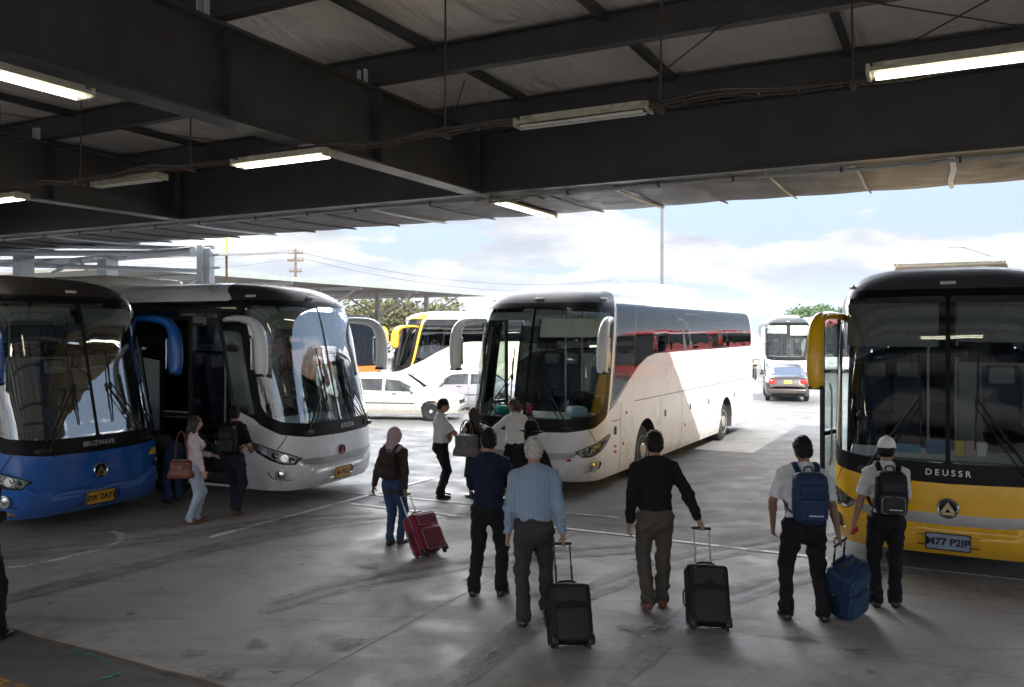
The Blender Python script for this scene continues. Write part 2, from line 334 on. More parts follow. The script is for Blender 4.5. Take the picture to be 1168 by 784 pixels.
# ================================================================ station canopy
can=empty('station_canopy',(0,0,0),GROT,'dark steel station canopy with deep riveted girders over the bus bays','canopy')
foil,nt_,b_=newmat('roof_foil_insulation'); L=nt_.links
tcf=N(nt_,'ShaderNodeTexCoord'); 
mpf=N(nt_,'ShaderNodeMapping'); mpf.inputs['Scale'].default_value=(1.1,.28,1); mpf.inputs['Rotation'].default_value=(0,0,R(12)); L.new(tcf.outputs['Object'],mpf.inputs[0])
wv=N(nt_,'ShaderNodeTexNoise',Scale=1.6,Detail=5.,Roughness=.55,Distortion=1.5); L.new(mpf.outputs[0],wv.inputs['Vector'])
bpf=N(nt_,'ShaderNodeBump'); bpf.inputs['Strength'].default_value=.7; bpf.inputs['Distance'].default_value=.22; L.new(wv.outputs['Fac'],bpf.inputs['Height']); L.new(bpf.outputs[0],b_.inputs['Normal'])
n2=N(nt_,'ShaderNodeTexNoise',Scale=.8,Detail=9.,Roughness=.7); L.new(tcf.outputs['Object'],n2.inputs['Vector'])
mxf=N(nt_,'ShaderNodeMix',data_type='RGBA'); mxf.inputs[6].default_value=(.74,.66,.58,1); mxf.inputs[7].default_value=(.86,.79,.71,1)
rf=N(nt_,'ShaderNodeMapRange'); rf.inputs[1].default_value=.35; rf.inputs[2].default_value=.65; L.new(n2.outputs['Fac'],rf.inputs[0]); L.new(rf.outputs[0],mxf.inputs[0]); L.new(mxf.outputs[2],b_.inputs['Base Color'])
b_.inputs['Roughness'].default_value=.42; b_.inputs['Metallic'].default_value=.1
ZB,ZT,ZR=4.88,5.83,6.22
def ibeam(m, p0, p1, zb, zt, fw=.26, ft=.025, wt=.02):
    """I section between two grid points (local v,u)"""
    a=Vector((p0[0],p0[1],0)); c=Vector((p1[0],p1[1],0)); d=(c-a); ln=d.length; ang=math.atan2(d.y,d.x); rot=Matrix.Rotation(ang,3,'Z'); mid=(a+c)/2
    m.box((mid.x,mid.y,zb+ft/2),(ln,fw,ft),0,rot); m.box((mid.x,mid.y,zt-ft/2),(ln,fw,ft),0,rot)
    m.box((mid.x,mid.y,(zb+zt)/2),(ln,wt,zt-zb-2*ft-.002),0,rot)
# roof sheet with folded outer edge
m=MB(); m.box((0,2.9,ZR+.05),(90,16.8,.06)); 
m.add([(-45,11.3,ZR+.08),(45,11.3,ZR+.08),(45,14.05,5.0),(-45,14.05,5.0),(-45,11.3,ZR+.02),(45,11.3,ZR+.02),(45,14.0,4.96),(-45,14.0,4.96)],[(0,1,2,3),(7,6,5,4),(2,6,7,3),(0,4,5,1)])
m.build('roof_panel',foil,can)
m=MB(); ibeam(m,(-45,11.2),(45,11.2),ZB,ZT,.30,.03); m.box((0,11.048,ZB+.031),(90,.006,.012),1)
for i in range(60): m.box((-30+1.07*i,11.185,ZT-.12),(.012,.008,.10)); m.lathe([(.014,0),(.014,.012),(0,.014)],(-30+1.07*i,11.17,ZB+.08),'y',6)
fb=m.build('fascia_beam',[steel,rusty],can)
for v in (-19.35,-12.9,-6.45,6.45,12.9):
    m=MB(); ibeam(m,(v,-5.4),(v,11.17),ZB+.004,ZT-.004,.30,.03)
    for u in (11.05,8.57,6.1,3.6,1.1,-1.4,-3.9):
        for s in (-1,1): m.box((v+s*.075,u,(ZB+ZT)/2),(.125,.014,ZT-ZB-.075))
        for s in (-1,1):
            for q in range(4): m.lathe([(.016,0),(.016,.012),(0,.014)],(v+s*.06,u+.05,ZB+.05) if q<0 else (v+s*.011,u-.07-.05*(q%2),ZB+.16+.2*q),'x',6)
    for s in (-1,1):
        m.box((v+s*.150,2.9,ZB+.030),(.006,16.0,.010),1); m.box((v+s*.148,2.9,ZT-.034),(.006,16.0,.010),1)
    m.build('girder',[steel,rusty],can)
m=MB()
for v in (-19.35,-12.9,-6.6,):
    for s in (-1,1): pass
for u in (11.0,8.5,6.0,3.5,1.0,-1.5,-4.0):
    m=MB(); ibeam(m,(-45,u),(45,u),ZT+.03,ZR-.01,.14,.016,.012); m.build('purlin',steel,can)
k=0
for v in [-5.5+2.2*i for i in range(-7,9)]:
    m=MB()
    for a,c in ((8.58,10.92),(6.08,8.42),(3.58,5.92),(1.08,3.42)):
        if abs(v+12.9)<.3 or abs(v+6.45)<.3: continue
        m.box((v,(a+c)/2,ZR-.05),(.07,c-a,.10)); m.box((v+.03,(a+c)/2,ZR-.10),(.05,c-a,.012))
    if m.v: m.build('roof_batten',steel,can)
# cleats where purlins sit on the girders
for v in (-12.9,-6.45):
    for u in (8.5,6.0,3.5):
        m=MB(); m.box((v+.05,u-.14,ZT+.10),(.02,.06,.2)); m.box((v-.05,u-.14,ZT+.10),(.02,.06,.2)); m.build('purlin_cleat',greyst,can)
# soffit under the overhang: sagging sheets between ribs
sof=pmat('soffit_sheet',(.032,.027,.032),rough=.6,var=.3,vscale=3.,dark=(.05,.042,.042),dscale=2.5,damt=.5,bump=.3)
m=MB(); vs=[];fs=[]; nv=440; nu=8
for i in range(nv+1):
    v=-33+66*i/nv
    for j in range(nu+1):
        u=11.36+(14.02-11.36)*j/nu; ph=((v+33)/1.1)%1.0
        sag=-.016*math.sin(math.pi*ph)*(.4+.6*j/nu)+.015*mnoise.noise(Vector((v*.7,u*1.3,0)))
        vs.append((v,u+.05*mnoise.noise(Vector((v*.8,3,0)))*(j/nu),ZB+.05+.03*j/nu+sag))
for i in range(nv):
    for j in range(nu): a=i*(nu+1)+j; fs.append((a,a+nu+1,a+nu+2,a+1))
m.add(vs,fs,0,True); so=m.build('soffit',sof,can,fixn=False); 
md=so.modifiers.new('s','SOLIDIFY'); md.thickness=.008; md.offset=1
for i in range(60):
    v=-33+1.1*i
    if v<-30 or v>20: continue
    pale=(i%4==2); m=MB(); mm=greyst if pale else steel
    m.tube(spline([(v,11.4,ZB+.02),(v+.02,12.2,ZB+.0),(v-.01,13.2,ZB+.02),(v,14.05,ZB+.05)],5),(.026 if pale else .018),4,sx=1.3 if pale else 1.); m.build('soffit_rib',mm,can)
m=MB(); m.tube([(v,11.40,ZB-.03+.02*mnoise.noise(Vector((v*.4,0,0)))) for v in [x*.5 for x in range(-66,60)]],.024,8); m.build('conduit_pipe',galv,can)
for i in range(40):
    v=-30+1.25*i+rng.uniform(-.2,.2); m=MB(); m.box((v,11.40,ZB-.03),(.03,.06,.075),bev=.006); m.tube([(v,11.4,ZB),(v+.02,11.38,ZB+.1+rng.random()*.08)],.006,5); m.build('pipe_clip',rusty,can)
# tie rods crossing under the sheet
def loc_pt(px,py,z): p=gpx(px,py,z); v=UY*p.x-UX*p.y; u=UX*p.x+UY*p.y; return (v,u,z)
for a,c in (((940,-6),(1175,32)),((1135,-4),(978,82)),((868,-6),(720,110)),((-10,128),(420,182)),((530,92),(515,140))):
    m=MB(); m.tube([loc_pt(*a,ZT+.02),loc_pt(*c,ZT+.02)],.008,6); m.build('tie_rod',rusty,can)
m=MB(); m.tube([loc_pt(765,132,ZB+.6),loc_pt(618,212,ZB)],.004,5); m.build('loose_wire',rusty,can)
# columns (behind and beside the view)
for v in (-19.35,-12.9,12.9):
    for u in (-4.7,):
        m=MB(); ibeam(m,(v-.001,u),(v+.001,u),0,.1); m=MB(); m.box((v,u,2.42),(.3,.3,4.84),bev=.01); m.box((v,u,.02),(.55,.55,.03)); m.build('column',steel,can)
# ---------------------------------------------------------------- cable tray on hangers
tray=empty('cable_tray',(0,0,0),GROT,'long rusty cable tray slung on rods below the girders','cable tray')
TU,TZ=7.25,4.80
def tz(v): return TZ+.022*math.sin(v*2.6)+.012*math.sin(v*6.1)
m=MB()
for du in (-.05,.05): m.tube([(v*.25,TU+du,tz(v*.25)) for v in range(-84,60)],.010,6)
for i in range(-130,90): v=i*.16; m.box((v,TU,tz(v)),(.02,.10,.008))
m.build('ladder_rail',rusty,tray)
cabm=pmat('cable_sheath',(.05,.045,.04),rough=.7,var=.4,vscale=20.); cabg=pmat('grey_cable_sheath',(.25,.23,.2),rough=.7,var=.3,vscale=20.)
for k in range(6):
    m=MB(); ph=rng.random()*6; m.tube([(v*.2,TU-.045+.018*k+.012*math.sin(v*.9+ph),tz(v*.2)+.02+.012*math.sin(v*.55+ph)+.006*k%3) for v in range(-105,75)],.009,6); m.build('cable',cabg if k in(1,4) else cabm,tray)
for v in (-15.3,-12.0,-10.25,-8.2,-7.1,-4.55,-2.3,-.7,2.4,5.0):
    m=MB(); m.tube([(v,TU,tz(v)-.03),(v+rng.uniform(-.03,.03),TU+rng.uniform(-.02,.02),ZR-.02)],.010,6); m.box((v,TU,tz(v)-.02),(.04,.16,.05)); m.build('hanger_rod',rusty,tray)
m=MB(); m.tube(spline([(-6.5,11.2,4.80),(-6.2,11.3,4.83),(-5.9,11.3,4.77),(-5.6,11.35,4.83),(-5.4,11.4,4.78)],6),.022,6); m.build('cable_end',cabg,tray)
# ---------------------------------------------------------------- fluorescent lights
tube_on=emat('lit_tube',(1.,1.,.80),1.6); tube_off=pmat('dead_tube',(.55,.53,.48),rough=.3,var=.1)
housing=pmat('lamp_housing',(.42,.39,.30),rough=.55,var=.25,vscale=6.,dark=(.18,.12,.07),dscale=5.,damt=.7)
def lamp(v,u,z,along_u,ln,on,label,ntube=2,tilt=0,w=.16):
    t=empty('fluorescent_light',guv(v,u,z),GROT+(R(90) if along_u else 0)+R(tilt),label,'light fitting','fluorescent lights under the canopy')
    m=MB(); prof=[(-w/2,0),(w/2,0),(w/2+.012,-.035),(w/2-.03,-.028),(w*.18,-.01),(-w*.18,-.01),(-w/2+.03,-.028),(-w/2-.012,-.035)]
    m.prism([(p,q+.06) for p,q in prof],-ln/2,ln/2,'x'); m.box((0,0,.085),(ln*.96,.07,.05)); m.build('housing',housing,t)
    for i in range(ntube):
        y=(-w*.28+w*.56*i/(max(1,ntube-1))) if ntube>1 else 0
        m=MB(); m.tube([(-ln/2+.04,y,.010),(ln/2-.04,y,.010)],.014,10); m.build('lamp_tube',tube_on if on else tube_off,t)
    for s in (-1,1): m=MB(); m.box((s*(ln/2+.006),0,.045),(.03,w+.02,.085),bev=.008); m.build('end_cap',housing,t)
    return t
def lamp_at(pa,pb,fix,label,on=True,along_u=False,ntube=2,w=.21):
    """place a fitting so that its ends fall on the two sight lines through the photograph, at grid line u (or v)"""
    E=[]
    for (px,py) in (pa,pb):
        x=(px-CX)/F; d=fix/(UY*x-UX) if along_u else fix/(UX*x+UY); E.append((d*(UY*x-UX),d*(UX*x+UY),HC+(HY-py)/F*d))
    c=[(E[0][i]+E[1][i])/2 for i in range(3)]; ln=math.dist(E[0][:2],E[1][:2]); return lamp(c[0],c[1],c[2],along_u,ln,on,label,ntube,0,w)
lamp_at((-30,87),(97,108),-6.45,'lit twin tube light under the girder at the upper left corner',along_u=True,w=.2)
lamp_at((272,191),(375,180),7.1,'lit twin tube light below the cable tray crossing the near girder')
lamp_at((592,147),(740,129),7.25,'long unlit tube light hanging from the tray in the middle of the roof',on=False,w=.17)
lamp_at((992,92),(1200,61),7.0,'bright twin tube light at the upper right in front of the dark fascia beam')
lamp_at((568,233),(628,248),-6.45,'lit light fixed under the overhang at the corner of the two beams',along_u=True,w=.24)
lamp_at((110,214),(185,206),7.6,'small unlit tube light hanging left of the lit one, deep in the left bay',on=False,w=.15)
lamp_at((-60,236),(25,229),7.2,'lit tube light cut off by the left edge of the roof view')
# ---------------------------------------------------------------- unseen building added behind the camera for the windscreens to mirror
wallm=pmat('rendered_wall',(.30,.28,.25),rough=.85,var=.15,vscale=1.5,dark=(.14,.12,.10),dscale=1.2,damt=.5,bump=.3)
tb=empty('unseen_building',guv(0,-38,0),GROT,'unseen rendered building added behind the camera for windscreen reflections','building')
m=MB()
for i in range(12): v=-33+6*i; m.box((v,-.15,3.0),(2.2,.3,6.0)); m.box((v+3,-.15,.5),(3.8,.28,1.0)); m.box((v+3,-.15,4.6),(3.8,.28,2.8))
m.build('wall',wallm,tb)
for i in range(11):
    v=-30+6*i; m=MB(); m.box((v,-.2,2.1),(3.8,.06,.08)); m.box((v,-.2,3.17),(3.8,.06,.06)); m.box((v,-.2,1.03),(3.8,.06,.06))
    for q in (-1.87,-.6,.65,1.87): m.box((v+q,-.2,2.1),(.06,.07,2.2))
    f=m.build('window_frame',blackp,tb); m=MB(); m.box((v,-.25,2.1),(3.76,.01,2.16)); m.build('window_pane',blackg,f)
# ================================================================ coaches
BW,BD,BL=1.27,.98,12.0
def _outline():
    """half outline of the plan, front centre to rear centre: list of (s,x,y)"""
    P=[]; n=4.2
    for i in range(61):
        th=math.pi/2*i/60; c,s_=math.cos(th),math.sin(th)
        P.append((BD*c**(2/n)-BD, BW*s_**(2/n)))
    P.append((-(BL-.5),BW)); m=4.
    for i in range(1,31):
        th=math.pi/2*i/30; c,s_=math.cos(th),math.sin(th)
        P.append((-(BL-.5)-.5*s_**(2/m), BW*c**(2/m)))
    A=np.array(P); d=np.r_[0,np.cumsum(np.hypot(*np.diff(A,axis=0).T))]
    return d,A[:,0],A[:,1]
_os,_ox,_oy=_outline(); SMAX=float(_os[-1])
S0=float(_os[60])                                   # s where the straight side begins (x=-BD)
def sx_(x): return S0+(-x-BD)                       # s on the side from distance behind the nose
K=np.array([ # t, z, yscale, front recession, rear recession
[.26,.26,.955,.09,.10],[.36,.36,.975,.03,.05],[.55,.55,.99,.0,0],[.9,.9,1,.0,0],[1.2,1.2,1,.02,0],[1.5,1.5,1,.085,0],[2.0,2.02,1,.205,0],[2.4,2.46,.995,.30,.02],
[2.8,2.91,.985,.405,.07],[3.0,3.12,.97,.47,.12],[3.1,3.21,.955,.515,.15],[3.2,3.30,.93,.58,.2],[3.35,3.42,.87,.72,.28],[3.5,3.52,.77,.93,.4],[3.7,3.60,.58,1.3,.6],[3.9,3.65,.32,1.9,.8],[4.1,3.665,0,2.6,1.0]])
def _interp(t,col):
    # smooth (Hermite) interpolation
    x=K[:,0]; y=K[:,col]; m=np.gradient(y,x); i=int(np.clip(np.searchsorted(x,t)-1,0,len(x)-2)); h=x[i+1]-x[i]; u=(t-x[i])/h
    return (2*u**3-3*u*u+1)*y[i]+(u**3-2*u*u+u)*h*m[i]+(-2*u**3+3*u*u)*y[i+1]+(u**3-u*u)*h*m[i+1]
_tc={}
def tk(t):
    k=round(t,4)
    if k not in _tc: _tc[k]=tuple(_interp(t,c) for c in (1,2,3,4))
    return _tc[k]
def sstep(a,b,x): u=min(1,max(0,(x-a)/(b-a))); return u*u*(3-2*u)
def crease(s): a=abs(s); return .50+.05*a*a+.26*sstep(.55,1.45,a)
def surf(s,t,off=0.,nrm=False):
    def base(s,t):
        a=min(abs(s),SMAX); x=float(np.interp(a,_os,_ox)); y=float(np.interp(a,_os,_oy))
        z,ys,fr,rr=tk(t)
        w=1-sstep(BD,BD+5.2,-x); x2=x-fr*w
        wr=sstep(BL-3,BL-.3,-x); x2+=rr*wr
        dx=0
        if a<2.1:
            f=1-sstep(1.5,2.1,a)
            dx=.030*f*sstep(.028,-.028,t-crease(s)) if t<1.0 else 0
            dx-=.012*f*math.exp(-((t-crease(s)-.03)/.03)**2)
        return Vector((x2+dx, math.copysign(y*ys,s) if s else 0., z))
    p=base(s,t)
    if off==0. and not nrm: return p
    e=.012; a=base(s+e,t)-base(s-e,t); b=base(s,min(4.1,t+e))-base(s,max(.26,t-e)); n=a.cross(b)
    if n.length<1e-9: n=Vector((0,0,1))
    n.normalize()
    if off: p=p+n*off
    return (p,n) if nrm else p
def pip(x,y,poly):
    c=False; n=len(poly); j=n-1
    for i in range(n):
        xi,yi=poly[i]; xj,yj=poly[j]
        if (yi>y)!=(yj>y) and x<(xj-xi)*(y-yi)/(yj-yi)+xi: c=not c
        j=i
    return c
def rounded(poly,r,n=5):
    out=[]; k=len(poly)
    for i in range(k):
        p=Vector(poly[i]); a=Vector(poly[i-1])-p; b=Vector(poly[(i+1)%k])-p
        rr=min(r,a.length*.45,b.length*.45); p0=p+a.normalized()*rr; p1=p+b.normalized()*rr
        for j in range(n+1):
            u=j/n; q=p0*(1-u)**2+p*2*u*(1-u)+p1*u*u; out.append((q.x,q.y))
    return out
def mir(poly): return [(-a,b) for a,b in poly]
def circ(cx,cy,r,n=20,ry=None): return [(cx+r*math.cos(2*math.pi*i/n),cy+(ry or r)*math.sin(2*math.pi*i/n)) for i in range(n)]
WX=(-2.72,-8.75)
REG=[]   # (region name, polygon) later entries lie on top
def reg(n,p,both=False):
    REG.append((n,p))
    if both: REG.append((n,mir(p)))
cap=[(-1.74,3.2),(1.74,3.2),(1.72,3.42),(1.55,3.62),(1.2,3.82),(.7,4.0),(.3,4.11),(-.3,4.11),(-.7,4.0),(-1.2,3.82),(-1.55,3.62),(-1.72,3.42)]
reg('roof_cap',cap)
sur=[(-1.62,1.30),(-1.3,1.16),(-.8,1.09),(0,1.07),(.8,1.09),(1.3,1.16),(1.62,1.30),(1.76,1.42),(1.80,1.7),(1.80,3.215),(-1.80,3.215),(-1.80,1.7),(-1.76,1.42)]
reg('windscreen_surround',sur)
SE=sx_(-11.55)
band=[(1.74,1.40),(1.9,1.46),(2.2,1.62),(2.6,1.88),(3.1,2.12),(3.6,2.26),(4.1,2.31),(SE-.12,2.33),(SE,2.42),(SE+.03,2.8),(SE-.03,3.12),(SE-.2,3.2),(1.80,3.2),(1.74,3.2)]
reg('side_window_band',band,True)
reg('pillar_trim',[(1.69,1.36),(1.76,1.42),(1.79,1.7),(1.80,3.22),(1.70,3.22),(1.70,1.7)],True)
def pane(pts,r=.05): return rounded(pts,r)
reg('windscreen_pane',rounded([(.025,1.30),(.8,1.31),(1.25,1.36),(1.46,1.45),(1.54,1.60),(1.55,3.0),(1.50,3.10),(.025,3.11)],.05,3))
reg('windscreen_pane',mir(REG[-1][1]))
gx=[3.62,5.0,6.6,8.2,9.8,11.2,SE-.05]
lowt=lambda s: float(np.interp(s,[1.9,2.2,2.6,3.1,3.6,4.1,SE],[1.5,1.66,1.92,2.16,2.30,2.35,2.37]))
reg('side_window',pane([(2.85,lowt(2.85)+.02),(3.1,lowt(3.1)),(3.6,lowt(3.6)),(3.6,3.16),(2.85,3.16)]),True)
for a,b in zip(gx,gx[1:]): reg('side_window',pane([(a,lowt(a)),(b-.025,lowt(b)),(b-.025,3.16),(a,3.16)],.03),True)
reg('driver_window',rounded([(1.86,1.55),(2.1,1.64),(2.45,1.86),(2.78,2.05),(2.78,2.62),(1.86,2.62)],.06))
reg('side_window',pane([(1.86,2.67),(2.80,2.67),(2.80,3.16),(1.86,3.16)]))
# door opening on the right side
DO=(-sx_(-1.95),-sx_(-1.12))
reg('door_frame',[(DO[0]-.07,.30),(DO[1]+.07,.30),(DO[1]+.07,3.06),(DO[0]-.07,3.06)])
reg('HOLE',rounded([(DO[0],.35),(DO[1],.35),(DO[1],2.98),(DO[0],2.98)],.06))
# front details
reg('grille_strip',[(-1.02,.735),(-.92,.67),(-.6,.615),(0,.60),(.6,.615),(.92,.67),(1.02,.735),(.9,.755),(.5,.735),(0,.73),(-.5,.735),(-.9,.755)])
HL=[(.98,.76),(1.12,.69),(1.30,.70),(1.50,.76),(1.72,.86),(1.86,.97),(1.84,1.02),(1.66,.98),(1.42,.91),(1.18,.84)]
reg('headlight_rim',[(.95,.765),(1.11,.675),(1.31,.685),(1.51,.745),(1.73,.845),(1.885,.97),(1.86,1.035),(1.66,.995),(1.41,.925),(1.17,.855)],True)
reg('headlight_cover',HL,True)
reg('fog_recess',rounded([(1.14,.42),(1.50,.46),(1.58,.56),(1.40,.62),(1.20,.57)],.05),True)
reg('number_plate_recess',[(-.32,.36),(.32,.36),(.32,.49),(-.32,.49)])
def seam(pts,w=.016):
    P=[Vector(p) for p in pts]; a=[];b=[]
    for i,p in enumerate(P):
        t=(P[min(i+1,len(P)-1)]-P[max(i-1,0)]).normalized(); n=Vector((-t.y,t.x))*w/2; a.append(tuple(p+n)); b.append(tuple(p-n))
    return a+b[::-1]
for sg in (1,-1):
    def sm(pts,w=.016): reg('panel_gap',[(sg*p,q) for p,q in seam(pts,w)])
    sm([(1.20,1.14),(1.28,1.02),(1.36,.925)])
    if sg==1: sm([(2.35,.3),(2.35,1.22),(2.30,1.52)]); sm([(1.92,1.22),(2.35,1.22)])
    sm([(3.0 if sg==1 else 4.3,1.50),(SE-.1,1.50)])
    for q in (4.55,6.0,7.5,8.85): sm([(q,.3),(q,1.5)])
    for q in (10.45,11.7): sm([(q,.3),(q,1.5)])
reg('vent_grille',rounded([(11.95,.7),(12.6,.7),(12.6,1.42),(11.95,1.42)],.03),True)
for wx in WX:
    q=sx_(wx); reg('arch_trim',[(q+.64*math.cos(a),.50+.66*math.sin(a)) for a in [math.pi*(-.1+1.2*i/24) for i in range(25)]]+[(q-.64,.2),(q+.64,.2)],True)
    reg('HOLE',[(q+.60*math.cos(a),.50+.62*math.sin(a)) for a in [math.pi*(-.1+1.2*i/24) for i in range(25)]]+[(q-.58,.2),(q+.58,.2)],True)
def partition():
    bm=bmesh.new()
    ss=[0.]
    while ss[-1]<2.2: ss.append(ss[-1]+.085)
    while ss[-1]<SMAX-2.2: ss.append(ss[-1]+.42)
    while ss[-1]<SMAX-.05: ss.append(ss[-1]+.10)
    ss[-1]=SMAX; ss=[-q for q in ss[:0:-1]]+ss
    ts=[.26]+[.30+.055*i for i in range(18)]+[1.35+.15*i for i in range(12)]+[3.1,3.16,3.22,3.28,3.34,3.40,3.46,3.54,3.62,3.70,3.80,3.90,4.0,4.1]
    V=[[bm.verts.new((a,b,0)) for b in ts] for a in ss]
    for i in range(len(ss)-1):
        for j in range(len(ts)-1): bm.faces.new((V[i][j],V[i+1][j],V[i+1][j+1],V[i][j+1]))
    for name,poly in REG:
        n=len(poly)
        for i in range(n):
            a=Vector((*poly[i],0)); b=Vector((*poly[(i+1)%n],0)); d=b-a
            if d.length<1e-6: continue
            x0,x1=min(a.x,b.x)-1e-5,max(a.x,b.x)+1e-5; y0,y1=min(a.y,b.y)-1e-5,max(a.y,b.y)+1e-5
            fs=[]
            for f in bm.faces:
                c0=f.verts[0].co
                if c0.x<x0-.6 or c0.x>x1+.6: continue
                xs=[v.co.x for v in f.verts]; ys=[v.co.y for v in f.verts]
                if min(xs)<=x1 and max(xs)>=x0 and min(ys)<=y1 and max(ys)>=y0: fs.append(f)
            g=set(fs); 
            for f in fs: g.update(f.edges); g.update(f.verts)
            bmesh.ops.bisect_plane(bm,geom=list(g),dist=2e-5,plane_co=a,plane_no=Vector((-d.y,d.x,0)))
    out={}
    bbs=[(min(p[0] for p in q),max(p[0] for p in q),min(p[1] for p in q),max(p[1] for p in q)) for _,q in REG]
    for f in bm.faces:
        c=f.calc_center_median(); k=('body_shell',-1)
        for i in range(len(REG)-1,-1,-1):
            bb=bbs[i]
            if bb[0]<=c.x<=bb[1] and bb[2]<=c.y<=bb[3] and pip(c.x,c.y,REG[i][1]): k=(REG[i][0],i); break
        if k[0]=='HOLE': continue
        if k[0] in('panel_gap','arch_trim','side_window_band'): k=(k[0],1 if c.x>0 else 0)
        if k[0]=='panel_gap' : k=('panel_gap',0)
        out.setdefault(k,[]).append([(v.co.x,v.co.y) for v in f.verts])
    bm.free(); return out
_part=partition()
def patch_mesh(name,faces,off=0.,mat=None,flip=False):
    idx={}; vs=[]; ns=[]; fs=[]
    for f in faces:
        q=[]
        for (a,b) in f:
            k=(round(a,4),round(b,4))
            if k not in idx:
                idx[k]=len(vs); p,n=surf(a,b,off,True); vs.append(tuple(p)); ns.append(tuple(n))
            q.append(idx[k])
        fs.append(q if not flip else q[::-1])
    me=bpy.data.meshes.new(name); me.from_pydata(vs,[],fs)
    me.polygons.foreach_set('use_smooth',[True]*len(fs))
    if mat: me.materials.append(mat)
    me.validate(); me.normals_split_custom_set_from_vertices(ns)
    return me
_pm=[]
for (n,i),fs in _part.items():
    off={'windscreen_pane':-.002,'side_window':.0,'grille_strip':.0,'panel_gap':-.006,'fog_recess':-.03,'number_plate_recess':-.02}.get(n,0.)
    _pm.append((n,patch_mesh(n,fs,off)))
_hl=patch_mesh('headlight_reflector',_part[[k for k in _part if k[0]=='headlight_cover'][0]],-.06)
_hr=patch_mesh('headlight_reflector',_part[[k for k in _part if k[0]=='headlight_cover'][1]],-.06)
def patch_rect(name,s0,s1,t0,t1,off,mat,parent,ns=14,ntt=8,thick=0):
    fs=[]
    for i in range(ns):
        for j in range(ntt):
            a,b=s0+(s1-s0)*i/ns,s0+(s1-s0)*(i+1)/ns; c,d=t0+(t1-t0)*j/ntt,t0+(t1-t0)*(j+1)/ntt
            fs.append([(a,c),(b,c),(b,d),(a,d)])
    o=bpy.data.objects.new(name,patch_mesh(name,fs,off,mat)); COL.objects.link(o); o.parent=parent
    if thick: md=o.modifiers.new('s','SOLIDIFY'); md.thickness=thick
    return o
def frame_at(s,t,off=0.):
    """matrix on the skin: local z outward, local y up, local x to the viewer's right when facing the coach"""
    p,n=surf(s,t,off,True); up=Vector((0,0,1)); x=up.cross(n).normalized(); y=n.cross(x)
    return Matrix(((x.x,y.x,n.x,p.x),(x.y,y.y,n.y,p.y),(x.z,y.z,n.z,p.z),(0,0,0,1)))
ws_glass=glassmat('windscreen_glass',(.80,.88,.85),.5); ws_glass_r=glassmat('reflective_windscreen_glass',(.66,.76,.76),3.2); ws_glass_d=glassmat('darker_windscreen_glass',(.78,.85,.85),1.3)
side_glass=glassmat('tinted_side_glass',(.05,.06,.07),.75); clear=glassmat('clear_plastic',(.85,.87,.88),1.2)
band_m=pmat('tinted_band',(.010,.011,.013),rough=.08,var=.2,coat=.3)
seatm=pmat('seat_fabric',(.07,.09,.14),rough=.9,var=.3,vscale=30.,bump=.2); seatg=pmat('seat_headrest_cloth',(.30,.31,.33),rough=.9,var=.15)
dashm=pmat('dashboard_plastic',(.16,.17,.18),rough=.6,var=.2); intpan=pmat('interior_panel',(.45,.45,.44),rough=.7,var=.1); 
blindm=pmat('sun_blind_fabric',(.60,.58,.52),rough=.9,var=.1,vscale=8.); blindd=pmat('grey_sun_blind',(.26,.26,.26),rough=.9,var=.1)
curtm=pmat('curtain_fabric',(.20,.25,.30),rough=.9,var=.2)
reflm=pmat('reflector_facets',(.78,.79,.80),rough=.25,metal=.0,var=.6,vscale=22.,bump=.7,bscale=28.)
rimm=pmat('wheel_rim',(.42,.42,.41),rough=.35,metal=.5,var=.2,vscale=9.,dark=(.12,.10,.08),dscale=5.,damt=.6)
MIRP={}
surm=pmat('windscreen_black_band',(.008,.008,.009),rough=.4,var=.2,spec=.15)
def wheel_proto(parent,x,y,r=.49,dual=False):
    sg=1 if y>0 else -1; w=empty('wheel',(x,y,r)); w.parent=parent
    h=.27 if not dual else .5
    m=MB(); prof=[(.30,.0),(.36,.005),(r-.10,.0),(r-.04,-.012),(r-.008,-.035),(r,-.07)]+[(r-(.012 if i%2 else 0),-.07-(h-.14)*i/8) for i in range(9)]+[(r-.03,-h+.02),(r-.12,-h),(.28,-h)]
    m.lathe([(a,b*sg) for a,b in prof],(0,0,0),'y',40); m.build('tyre',rubber,w)
    m=MB(); m.lathe([(a,b*sg) for a,b in [(.30,-.005),(.295,.008),(.28,.0),(.262,-.06),(.20,-.085),(.15,-.05),(.145,.0),(.12,.025),(.05,.03),(0,.03)]],(0,0,0),'y',32)
    for i in range(10): a=2*math.pi*i/10; m.lathe([(.017,-.09*sg),(.017,-.035*sg),(0,-.03*sg)],(.175*math.cos(a),0,.175*math.sin(a)),'y',8)
    m.build('rim',rimm,w,ang=30)
    m=MB()
    for i in range(8): a=2*math.pi*(i+.5)/8; m.lathe([(.026,-.073*sg),(0,-.072*sg)],(.232*math.cos(a),0,.232*math.sin(a)),'y',10)
    m.build('rim_hole',blackp,w)
    return w
